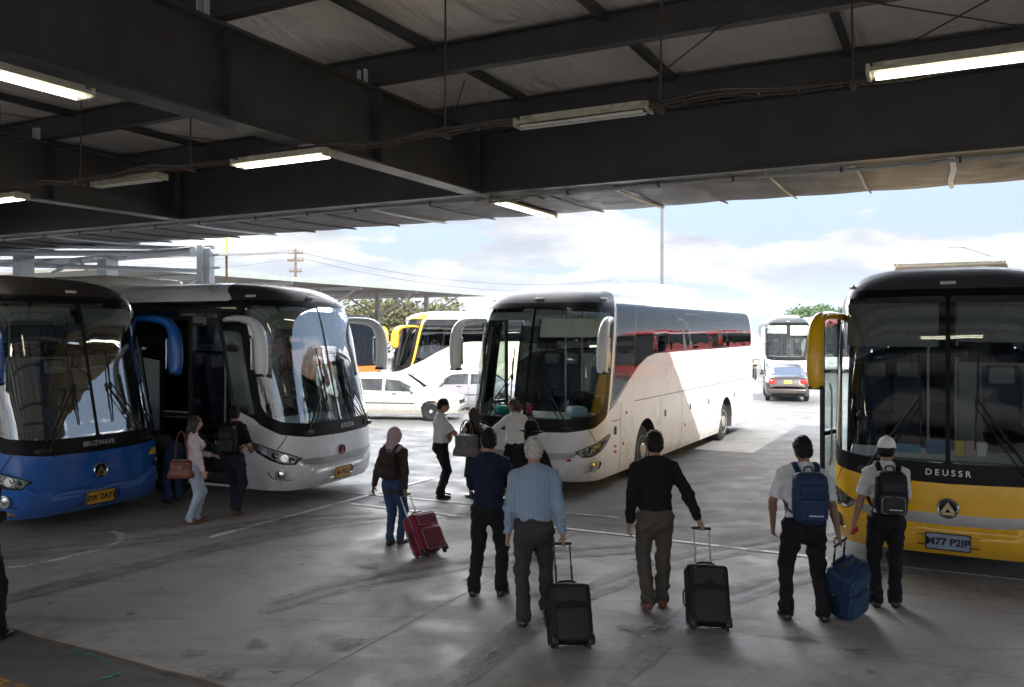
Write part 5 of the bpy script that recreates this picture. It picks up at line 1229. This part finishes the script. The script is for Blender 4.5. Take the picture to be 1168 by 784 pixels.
# ---------------------------------------------------------------- luggage
def suitcase(label,loc,rz,tilt,w,d,h,hl,mats,hmat,grp='wheeled suitcases',roll=0.,soft=.012):
    """origin between the wheels; case stands in +z, back with the pull handle at -y, front pockets at +y; tilt leans it about x"""
    t=empty('suitcase',loc,rz,label,'suitcase',grp); t.rotation_euler=(R(tilt),R(roll),rz); t.rotation_mode='XYZ'
    v=Vol([-w/2-.06,-d/2-.1,-.02],[w/2+.06,d/2+.14,h+.08],.010)
    v.rbox((0,0,h/2+.035),(w/2,d/2,h/2-.035),.045); v.ell((0,d*.1,h/2+.03),(w*.47,d*.56,h*.46),.05); v.folds(.003,int(h*999),1.6,.02); v.mesh('case_body',mats[0],t)
    v=Vol([-w/2,d/2-.08,0],[w/2,d/2+.16,h+.05],.009); v.rbox((0,d/2+.012,h*.36),(w*.40,.032,h*.25),.03); v.folds(.003,3,2.,.02); v.mesh('front_pocket',mats[1],t)
    v=Vol([-w/2,d/2-.08,0],[w/2,d/2+.16,h+.05],.009); v.rbox((0,d/2+.006,h*.80),(w*.40,.026,h*.13),.024); v.folds(.002,4,2.,.02); v.mesh('upper_pocket',mats[1],t)
    def zipr(zc,ww,hh,y,nm='zip'):
        m=MB(); P=[(-ww,zc-hh),(-ww,zc+hh),(ww,zc+hh),(ww,zc-hh)]; P=rounded(P,.035,5); m.tube([(a,y,b) for a,b in P]+[(P[0][0],y,P[0][1])],.0045,5); return m.build(nm,mats[2],t)
    zipr(h*.36,w*.385,h*.235,d/2+.038); zipr(h*.80,w*.385,h*.115,d/2+.028)
    for y in (-d*.28,d*.22):
        m=MB(); P=rounded([(-w/2-.002,.05),(-w/2-.002,h+.002),(w/2+.002,h+.002),(w/2+.002,.05)],.05,5); m.tube([(a,y,b) for a,b in P],.006,5); m.build('piping',mats[2],t)
    m=MB(); m.tube(spline([(-.09,0,h-.005),(-.075,0,h+.03),(0,0,h+.042),(.075,0,h+.03),(.09,0,h-.005)],4),.011,8,sx=1.5); m.build('carry_handle',blackp,t)
    m=MB(); m.tube(spline([(w/2-.005,0,h*.5-.09),(w/2+.03,0,h*.5-.06),(w/2+.034,0,h*.5),(w/2+.03,0,h*.5+.06),(w/2-.005,0,h*.5+.09)],4),.009,8,sx=1.5); m.build('side_handle',blackp,t)
    hw=.075; hy=-d/2+.02; f=empty('pull_handle',(0,hy,0)); f.parent=t
    for s in(-1,1):
        m=MB(); m.tube([(s*hw,0,h-.03),(s*hw,0,h+(hl-h)*.5)],.0095,8); m.tube([(s*hw,0,h+(hl-h)*.46),(s*hw,0,hl-.02)],.0072,8); m.tube([(s*hw,0,h+(hl-h)*.45),(s*hw,0,h+(hl-h)*.5)],.0125,8); m.build('handle_tube',hmat,f)
    m=MB(); m.box((0,0,hl),(hw*2+.045,.026,.030),bev=.011); m.build('handle_grip',blackp,f)
    m=MB(); m.box((0,0,h+.004),(hw*2+.05,.03,.02),bev=.006); m.build('handle_socket',blackp,f)
    for s in(-1,1):
        for yy in (-d/2+.03,d/2-.03):
            m=MB(); m.box((s*(w/2-.045),yy,.05),(.035,.05,.05),bev=.01); x=m.build('wheel_housing',blackp,t); m=MB(); m.lathe([(.006,-.012),(.024,-.012),(.026,-.008),(.026,.008),(.024,.012),(.006,.012)],(s*(w/2-.045),yy,.026),'x',16); m.build('wheel',rubber,x)
    for s in(-1,1):
        m=MB(); m.box((s*(w/2-.03),d/2-.005,.075),(.06,.04,.09),bev=.014); m.build('corner_guard',blackp,t)
    return t
def backpack(label,root,J,mats,w=.30,h=.46,d=.20,zc=1.24,side=None,grp='backpacks'):
    t=empty('backpack',root.location,root.rotation_euler[2],label,'backpack',grp); t.scale=root.scale; T=J['T']; bk=-.15-d/2
    c=T((0,bk,zc)); v=Vol([c[0]-w/2-.08,c[1]-d/2-.12,c[2]-h/2-.08],[c[0]+w/2+.08,c[1]+d/2+.1,c[2]+h/2+.08],.010)
    v.rbox(c,(w/2,d/2,h/2),.07); v.ell((c[0],c[1]-.01,c[2]-.02),(w*.50,d*.58,h*.50),.05); v.folds(.005,11,1.5,.025); v.mesh('bag_body',mats[0],t)
    v=Vol([c[0]-w/2-.02,c[1]-d/2-.12,c[2]-h/2-.04],[c[0]+w/2+.02,c[1],c[2]+h/2],.009); v.rbox((c[0],c[1]-d/2-.012,c[2]-h*.20),(w*.40,.045,h*.23),.04); v.folds(.004,2,2.,.02); v.mesh('front_pocket',mats[1],t)
    v=Vol([c[0]-w/2-.02,c[1]-d/2-.12,c[2]-h/2-.04],[c[0]+w/2+.02,c[1],c[2]+h/2],.009); v.rbox((c[0],c[1]-d/2-.006,c[2]+h*.17),(w*.36,.030,h*.12),.028); v.mesh('upper_pocket',mats[1],t)
    m=MB(); P=rounded([(-w*.37,-h*.39),(-w*.37,h*-.02),(w*.37,h*-.02),(w*.37,-h*.39)],.05,5); m.tube([(c[0]+a,c[1]-d/2-.05,c[2]+b) for a,b in P],.004,5); m.build('zip',mats[2],t)
    m=MB(); m.box((c[0]+.02,c[1]-d/2-.060,c[2]-h*.30),(w*.42,.006,.010)); m.build('reflective_tab',mats[3] if len(mats)>3 else mats[2],t)
    m=MB(); P=rounded([(-w*.47,-h*.3),(-w*.44,h*.40),(0,h*.50),(w*.44,h*.40),(w*.47,-h*.3)],.07,5); m.tube([(c[0]+a,c[1]-d*.12,c[2]+b+.006) for a,b in P],.006,5); m.build('zip',mats[2],t)
    m=MB(); m.tube(spline([tuple(T((-.04,-.17,zc+h*.49))),tuple(T((-.03,-.17,zc+h*.58))),tuple(T((.03,-.17,zc+h*.58))),tuple(T((.04,-.17,zc+h*.49)))],4),.008,6,sx=1.6); m.build('grab_loop',mats[0],t)
    for s in(1,-1):
        sh=J['sh'][s]; P=[T((s*.075,-.165,zc+h*.40)),T((s*.095,-.115,1.465)),T((s*.105,-.02,1.505)),T((s*.115,.09,1.43)),T((s*.13,.135,1.28)),T((s*.165,.085,1.13)),T((s*.155,-.10,1.06)),T((s*.13,-.17,zc-h*.36))]
        m=MB(); m.tube(spline([tuple(p) for p in P],5),[(.028,.008)]*(5*7+1),8,up=(0,1,0)); m.build('shoulder_strap',mats[0],t,ang=70)
    m=MB(); m.tube([T((.10,-.19,zc-h*.42)),T((.105,-.20,zc-h*.62))],(.007),5,sx=2.5); m.build('loose_strap',mats[0],t)
    return t
# ================================================================ the travellers
c_stripe=cloth('striped_blue_cotton',(.17,.24,.34),stripe=((.32,.39,.49),330.)); c_black=cloth('black_cotton',(.012,.012,.013)); c_navy=cloth('navy_knit',(.012,.018,.04)); c_white=cloth('white_cotton',(.62,.63,.66)); c_grey=cloth('charcoal_wool',(.045,.042,.040)); c_brown=cloth('brown_grey_wool',(.075,.065,.055)); c_dark=cloth('black_wool',(.014,.014,.016)); c_jean=cloth('blue_denim',(.03,.055,.12)); c_pale=cloth('pale_denim',(.36,.43,.54)); c_pink=cloth('pale_pink_cotton',(.60,.50,.52)); c_jack=cloth('dark_brown_jacket_cloth',(.045,.032,.028),var=.4); c_scarf=cloth('mauve_scarf_cloth',(.38,.27,.29)); c_dj=cloth('dark_denim',(.022,.026,.038))
n_blue=cloth('blue_nylon',(.018,.035,.085),rough=.55); n_blue2=cloth('steel_blue_nylon',(.035,.075,.14),rough=.55); n_black=cloth('black_nylon',(.014,.014,.016),rough=.55); n_grey=cloth('dark_grey_nylon',(.03,.03,.034),rough=.55); n_mar=cloth('maroon_nylon',(.15,.012,.03),rough=.5); n_mar2=cloth('deep_maroon_nylon',(.11,.01,.024),rough=.5)
zipm=pmat('zip_metal',(.22,.22,.23),rough=.35,metal=.7); tabm=pmat('reflective_tab_cloth',(.5,.5,.5),rough=.5); reds=pmat('red_cap_plastic',(.45,.02,.02),rough=.35); 
WG='travellers walking and waiting between the coaches'
def at(px,py): p=gpx(px,py); return (p.x,p.y)
# A grey haired man pulling a black case
A,JA=person('grey haired man in a blue striped shirt pulling a black case, seen from behind',at(609,712),R(3),1.785,skA,('short',hairG),c_stripe,c_grey,feet={-1:(-.10,-.03,.085),1:(.14,.20,.11)},hands={-1:(-.245,.05,.80),1:(.27,-.06,.80)},elb={1:(.4,-1,0),-1:(-.7,-1,0)},grip=(.8,.3),fat=1.06,shw=1.1,group=WG,head=(6,5))
w_=wpt(A,JA['wr'][1]+Vector((0,-.02,-.085))); g0=gpx(652,743)
def aim(label,g,grip_w,w,d,h,mats,hm,face=None,**k):
    """stand the case at g so that its pull handle reaches the hand"""
    g=Vector(g); dlt=Vector(grip_w)-g; hor=Vector((dlt.x,dlt.y,0)); L_=hor.length; rz=math.atan2(hor.y,hor.x)-math.pi/2+math.pi   # -y side of the case looks at the hand
    hy=d/2-.02; r=math.sqrt(L_*L_+dlt.z**2); hl=math.sqrt(max(.2,r*r-hy*hy)); ang=math.atan2(L_,dlt.z)-math.atan2(hy,hl)
    return suitcase(label,g,rz,math.degrees(ang),w,d,h,hl,mats,hm,**k)
def upright(label,g,grip_w,rz,w,d,h,mats,hm,**k):
    """case rolled beside its owner with its front to the camera: lean and roll chosen so that the grip meets the hand"""
    g=Vector(g); M=Matrix.Rotation(-rz,3,'Z'); q=M@(Vector(grip_w)-g); hy=-d/2+.02
    hl=math.sqrt(max(.2,q.length_squared-hy*hy)); roll=math.atan2(q.x,math.sqrt(max(1e-4,hl*hl+hy*hy-q.x**2)));
    tilt=-(math.atan2(q.y,q.z)-math.atan2(hy,hl))
    t=suitcase(label,g,rz,0,w,d,h,hl,mats,hm,**k); t.rotation_euler=(tilt,roll,rz); return t
upright('black fabric case with black handle pulled by the grey haired man',(g0.x,g0.y,0),w_,R(180+8),.38,.24,.57,(n_black,n_grey,n_black),blackp)
# B man in black shirt
B,JB=person('man in a black shirt and brown grey trousers walking away with a case',at(747,696),R(-2),1.80,skA,('short',hairB),c_black,c_brown,shoes=brownl,feet={-1:(-.075,-.07,.12),1:(.085,.12,.085)},hands={-1:(-.25,.02,.80),1:(.44,-.02,.86)},elb={1:(.3,-1,.2),-1:(-.8,-1,0)},grip=(.8,.3),shw=1.12,group=WG,head=(0,3))
w_=wpt(B,JB['wr'][1]+(JB['wr'][1]-JB['el'][1]).normalized()*.075+Vector((0,0,-.02))); g0=gpx(809,722)
upright('black fabric case with silver handle rolled beside the man in black',(g0.x,g0.y,0),w_,R(180-2),.385,.25,.61,(n_black,n_grey,n_grey),galv)
# C man in navy
C_,JC=person('young man in a navy sweater and black trousers with folded arms, seen from behind',at(557,680),R(-12),1.77,skA,('short',hairB),c_navy,c_dark,feet={-1:(-.15,-.02,.085),1:(.13,.05,.085)},hands={-1:(.02,.24,1.10),1:(-.02,.25,1.14)},elb={-1:(-1,.0,-.3),1:(1,0,-.3)},shw=1.02,tuck=False,hem=.93,belt=False,group=WG,head=(-25,4))
# D heavy man with the blue backpack
D,JD=person('broad man in a white shirt wearing a blue backpack, hand in pocket',at(917,706),R(-6),1.775,skB,('short',hairB),c_white,c_dark,feet={-1:(-.17,-.02,.085),1:(.17,-.04,.085)},hands={-1:(-.27,.10,.88),1:(.30,-.08,.83)},elb={-1:(-1,-.6,0),1:(.6,-1,0)},fat=1.20,shw=1.15,sleeve='short',group=WG,head=(-8,6),belt=False,grip=(.8,.3))
backpack('blue backpack worn by the broad man',D,JD,(n_blue,n_blue,n_blue2,tabm),.31,.47,.18,1.21)
w_=wpt(D,JD['wr'][1]+Vector((0,-.02,-.08))); g0=gpx(962,699)
upright('blue soft case leaning against the leg of the broad man',(g0.x,g0.y,0),w_,R(-150),.36,.26,.62,(n_blue,n_blue2,n_blue),blackp)
# E man in the white cap
E,JE=person('man in a white cap and white polo with a black backpack facing the yellow coach',at(1011,693),R(-14),1.72,skA,('short',hairB),c_white,c_dark,feet={-1:(-.10,-.0,.085),1:(.09,.05,.085)},hands={-1:(-.32,.03,.80),1:(.10,.25,1.0)},elb={-1:(-.6,-1,0)},sleeve='short',group=WG,head=(18,12),belt=False,grip=(.4,.85))
backpack('black backpack worn by the man in the white cap',E,JE,(n_black,n_grey,zipm,tabm),.29,.45,.19,1.22)
def capmesh(J,root,mat,name='cap',brim=True):
    Hd,hr=J['Hd'],J['hr']; c=Hd((0,0,.15)); v=Vol([c[i]-.22 for i in range(3)],[c[i]+.22 for i in range(3)],.009); rt=[list(r) for r in hr]
    v.ell(Hd((0,.0,.155)),(.092,.110,.118),.0,rot=rt); v.clip(Hd((0,0,.150)),hr@Vector((0,.12,-1)))
    if brim: v.cone(Hd((0,.10,.168)),Hd((0,.155,.155)),.062,.05,.01,.12,tuple(hr@Vector((0,.15,1))))
    o=v.mesh(name,mat,J['body'])
    m=MB(); m.lathe([(.010,0),(.008,.006),(0,.008)],tuple(Hd((0,0,.270))),'z',10); m.build('cap_button',mat,o); return o
capmesh(JE,E,cloth('white_cap_cloth',(.72,.72,.72)))
q=wpt(E,JE['wr'][-1]+Vector((0,.0,-.09))); t=empty('red_bottle',q,0,'small red bottle held low by the man in the white cap','bottle'); m=MB(); m.lathe([(0,-.075),(.026,-.072),(.03,-.06),(.03,.03),(.016,.05),(.016,.066),(0,.067)],(0,0,0),'z',16,M=Matrix.Rotation(R(55),3,'X')); m.build('bottle_body',reds,t)
# F woman with head scarf
Fw,JF=person('woman in a mauve head scarf and dark jacket pulling a maroon case',at(449,622),R(-22),1.54,skB,None,(c_jack,'jacket'),c_jean,feet={-1:(-.05,-.02,.085),1:(.06,.10,.085)},hands={-1:(-.34,.0,.85),1:(.27,-.13,.83)},elb={-1:(-1,-.6,0),1:(.5,-1,0)},female=True,shw=1.18,tuck=False,hem=.80,belt=False,fat=1.08,group=WG,head=(28,4),grip=(.8,.3),fold=.010)
v=Vol([-.3,-.3,1.2],[.3,.3,1.85],.010); Hd=JF['Hd']; rt=[list(r) for r in JF['hr']]
v.ell(Hd((0,-.004,.145)),(.093,.112,.124),.01,rot=rt); v.cone(Hd((0,-.03,.08)),JF['T']((0,-.05,1.43)),.085,.10,.04); v.cone(JF['T']((-.08,-.03,1.44)),JF['T']((.08,-.03,1.44)),.075,.075,.03); v.cone(JF['T']((0,.05,1.44)),JF['T']((0,.09,1.33)),.07,.05,.03); v.folds(.006,9,1.6); v.ell(Hd((0,.105,.118)),(.058,.08,.078),.0,rot=rt,op='s'); v.mesh('head_scarf',c_scarf,JF['body'])
backpack('dark brown backpack worn by the woman in the head scarf',Fw,JF,(c_jack,c_jack,n_black,n_black),.27,.38,.12,1.22)
w_=wpt(Fw,JF['wr'][1]+Vector((0,-.02,-.07))); g0=gpx(493,636)
aim('maroon fabric case tilted behind the woman in the head scarf',(g0.x,g0.y,0),w_,.38,.26,.56,(n_mar,n_mar2,zipm),silver)
# G man in white shirt by the coach
Gm,JG=person('man in a white shirt and black trousers facing right beside the middle coach',at(503,568),R(-72),1.67,skA,('short',hairB),c_white,c_dark,feet={-1:(-.09,.02,.085),1:(.09,-.03,.085)},hands={-1:(-.06,.40,1.02),1:(.08,.38,.98)},elb={-1:(-.4,-.4,-1),1:(.5,-.5,-1)},sleeve='short',fat=1.12,group=WG,head=(10,8),far=True,belt=False)
Hw,JH=person('woman in a sleeveless black dress with a large shoulder bag by the middle coach',at(541,568),R(35),1.52,skC,('long',hairD),cloth('black_dress_cloth',(.013,.012,.014)),None,feet={-1:(-.07,.0,.085),1:(.07,.03,.085)},hands={-1:(-.20,.22,1.04),1:(.20,.22,1.15)},elb={-1:(-1,-.5,-.3),1:(1,-.5,-.3)},sleeve='none',female=True,skirt=(.42,c_dark),group=WG,far=True,belt=False,head=(-10,5))
def tote(label,loc,rz,w,h,d,mat,sl=.3,grp='handbags'):
    t=empty('handbag',loc,rz,label,'handbag',grp); v=Vol([-w/2-.05,-d/2-.05,-.02],[w/2+.05,d/2+.05,h+.06],.010); v.rbox((0,0,h/2),(w/2,d/2,h/2),.04); v.cone((-w*.4,0,h*.12),(w*.4,0,h*.12),d*.55,d*.55,.04); v.folds(.004,6,1.4); v.mesh('bag_body',mat,t)
    for y in(-d*.3,d*.3): m=MB(); m.tube(spline([(-w*.28,y,h-.02),(-w*.2,y*.6,h+sl*.7),(0,0,h+sl),(w*.2,y*.6,h+sl*.7),(w*.28,y,h-.02)],6),.008,6,sx=1.6); m.build('bag_strap',mat,t)
    m=MB(); m.box((0,0,h+.005),(w*.86,.02,.014),bev=.004); m.build('zip',zipm,t); m=MB(); m.box((0,-d/2-.012,h*.62),(.05,.012,.04),bev=.004); m.build('clasp',zipm,t); return t
p=at(533,569); tote('grey leather shoulder bag hanging between the white shirted man and the woman in black',(p[0],p[1]-.25,.76),R(-20),.36,.34,.18,pmat('grey_leather',(.11,.095,.085),rough=.5,var=.2,bump=.2),.24)
I_,JI=person('man in a white shirt reaching out in front of the middle coach',at(587,572),R(28),1.70,skB,('short',hairD),c_white,c_dark,hands={-1:(-.42,.34,1.26),1:(.24,.15,.95)},elb={-1:(-.6,-.3,-1)},far=True,group=WG,head=(-30,0),shw=1.05,sleeve='long')
J_,JJ=person('person in a wide black hat and black top behind the navy sweater',at(606,633),R(-20),1.62,skA,('short',hairB),c_black,c_dark,hands={1:(.22,.2,1.0)},far=True,group=WG,belt=False,head=(20,0))
v=Vol([-.35,-.35,1.45],[.35,.35,1.95],.012); Hd=JJ['Hd']; hr=JJ['hr']; v.ell(Hd((0,0,.19)),(.105,.12,.16),.02); v.clip(Hd((0,0,.325)),(0,0,1)); v.cone(Hd((-.01,0,.175)),Hd((.01,.0,.18)),.165,.165,.01,.12,(0.08,.05,1)); v.folds(.006,2,.6); v.clip(Hd((0,0,.145)),(0,0,-1)); v.mesh('hat',cloth('black_felt',(.012,.011,.012)),JJ['body'])
# K woman on the left, L man with dark backpack, M stooping figure, N in the doorway, O at the picture edge
K_,JK=person('woman in a pale shirt and light jeans with a brown handbag beside the blue coach',at(221,597),R(-68),1.57,skC,('long',hairD),c_pink,c_pale,shoes=brownl,feet={-1:(-.08,.05,.085),1:(.07,-.06,.085)},hands={-1:(-.12,.27,1.08),1:(.16,.14,.84)},elb={-1:(-.7,-.7,-.5),1:(.5,-1,0)},sleeve='long',female=True,tuck=False,hem=.92,group=WG,head=(-5,0),belt=False,fat=1.06)
p=wpt(K_,(.12,-.19,.0)); tote('brown leather handbag hanging behind the woman in light jeans',(p.x,p.y,.70),R(12),.30,.24,.14,pmat('tan_leather',(.17,.045,.025),rough=.45,var=.25,bump=.2),.42)
L_,JL=person('man in a black t-shirt with a black backpack at the white coach door',at(267,587),R(-8),1.66,skA,('short',hairB),c_black,c_dj,shoes=brownl,feet={-1:(-.06,.16,.085),1:(.09,-.10,.11)},hands={-1:(-.24,.28,1.04),1:(.16,.26,1.02)},elb={-1:(-.8,-.5,-.5)},sleeve='short',tuck=False,hem=.90,group=WG,head=(-12,6),belt=False,far=True)
backpack('black backpack worn by the man at the white coach door',L_,JL,(n_black,n_grey,n_grey,n_grey),.29,.44,.17,1.24)
M_,JM=person('stooping person in jeans reaching down behind the woman in light jeans',at(199,573),R(55),1.62,skA,('short',hairB),cloth('grey_jersey',(.09,.09,.095)),c_jean,hands={-1:(-.15,.62,.62),1:(.15,.62,.62)},bend=72,far=True,group=WG,tuck=False,hem=.9,belt=False)
bw=bus_w; mw=Matrix.Translation(bw.location)@Matrix.Rotation(bw.rotation_euler[2],4,'Z'); p=mw@Vector((-1.55,-.62,0))
N_,JN=person('person in grey boarding the white coach through its open door',(p.x,p.y),bw.rotation_euler[2]+R(0),1.68,skA,('short',hairB),cloth('grey_tee',(.16,.16,.165)),c_dark,far=True,group=WG,z0=.70,belt=False,hands={1:(.2,.2,1.1)},feet={1:(.1,.1,.10)})
p=at(-27,731); O_,JO=person('person in black cut off by the left edge',p,0,1.74,skA,('short',hairB),c_black,c_dark,hands={1:(.16,.14,1.10)},feet={1:(.19,0,.085)},elb={1:(0,-1,0)},group=WG,belt=False)
# ---------------------------------------------------------------- things lying on the middle coach dashboard
mc=Matrix.Translation(bus_c.location)@Matrix.Rotation(bus_c.rotation_euler[2],4,'Z'); my=Matrix.Translation(bus_y.location)@Matrix.Rotation(bus_y.rotation_euler[2],4,'Z')
def dash(M,name,label,cat,x,y,z,d,col,rz=0):
    p=M@Vector((x,y,z)); m=MB(); m.box((0,0,d[2]/2),d,bev=min(d)*.35); o=m.build(name,pmat(name+'_colour',col,rough=.7,var=.2),None); o.location=p; o.rotation_euler=(0,0,rz); tag(o,label,cat)
dash(mc,'cushion','teal cushion behind the middle coach windscreen','cushion',-.62,-.75,1.30,(.25,.30,.14),(.02,.35,.38),.4)
dash(mc,'bag','bright pink bag behind the middle coach windscreen','bag',-.62,-.22,1.30,(.16,.18,.20),(.45,.05,.14),.3)
dash(mc,'cloth_bundle','blue and white bundle behind the middle coach windscreen','cloth',-.68,.72,1.30,(.3,.45,.18),(.25,.35,.45),.2)
dash(mc,'box','yellow box behind the middle coach windscreen','box',-.66,-.48,1.31,(.2,.14,.16),(.5,.38,.03),.7)
for i,(y,c,l) in enumerate(((.12,(.55,.42,.04),'yellow booklet'),(.24,(.45,.25,.27),'pink booklet'),(.35,(.55,.55,.52),'white booklet'),(-.10,(.02,.12,.28),'dark blue folder'),(-.42,(.04,.22,.38),'long light blue folder'))):
    dash(my,'booklet',l+' propped behind the yellow coach windscreen','booklet',-.48,y,1.34,(.03,.10 if i<3 else .26,.17 if i<4 else .10),c,my.to_euler().z)
# ================================================================ thin sea haze over the yard and hills
m=MB(); m.box((500,1150,37),(5600,2700,76)); hzv=m.build('haze',None) if False else None
hm=bpy.data.materials.new('haze_air'); hm.use_nodes=True; nt=hm.node_tree; nt.nodes.remove(nt.nodes['Principled BSDF'])
pv=N(nt,'ShaderNodeVolumePrincipled'); pv.inputs['Color'].default_value=(.80,.88,1.,1); pv.inputs['Density'].default_value=.0002; nt.links.new(pv.outputs[0],nt.nodes['Material Output'].inputs['Volume'])
hz_o=m.build('haze',hm); tag(hz_o,kind='stuff')
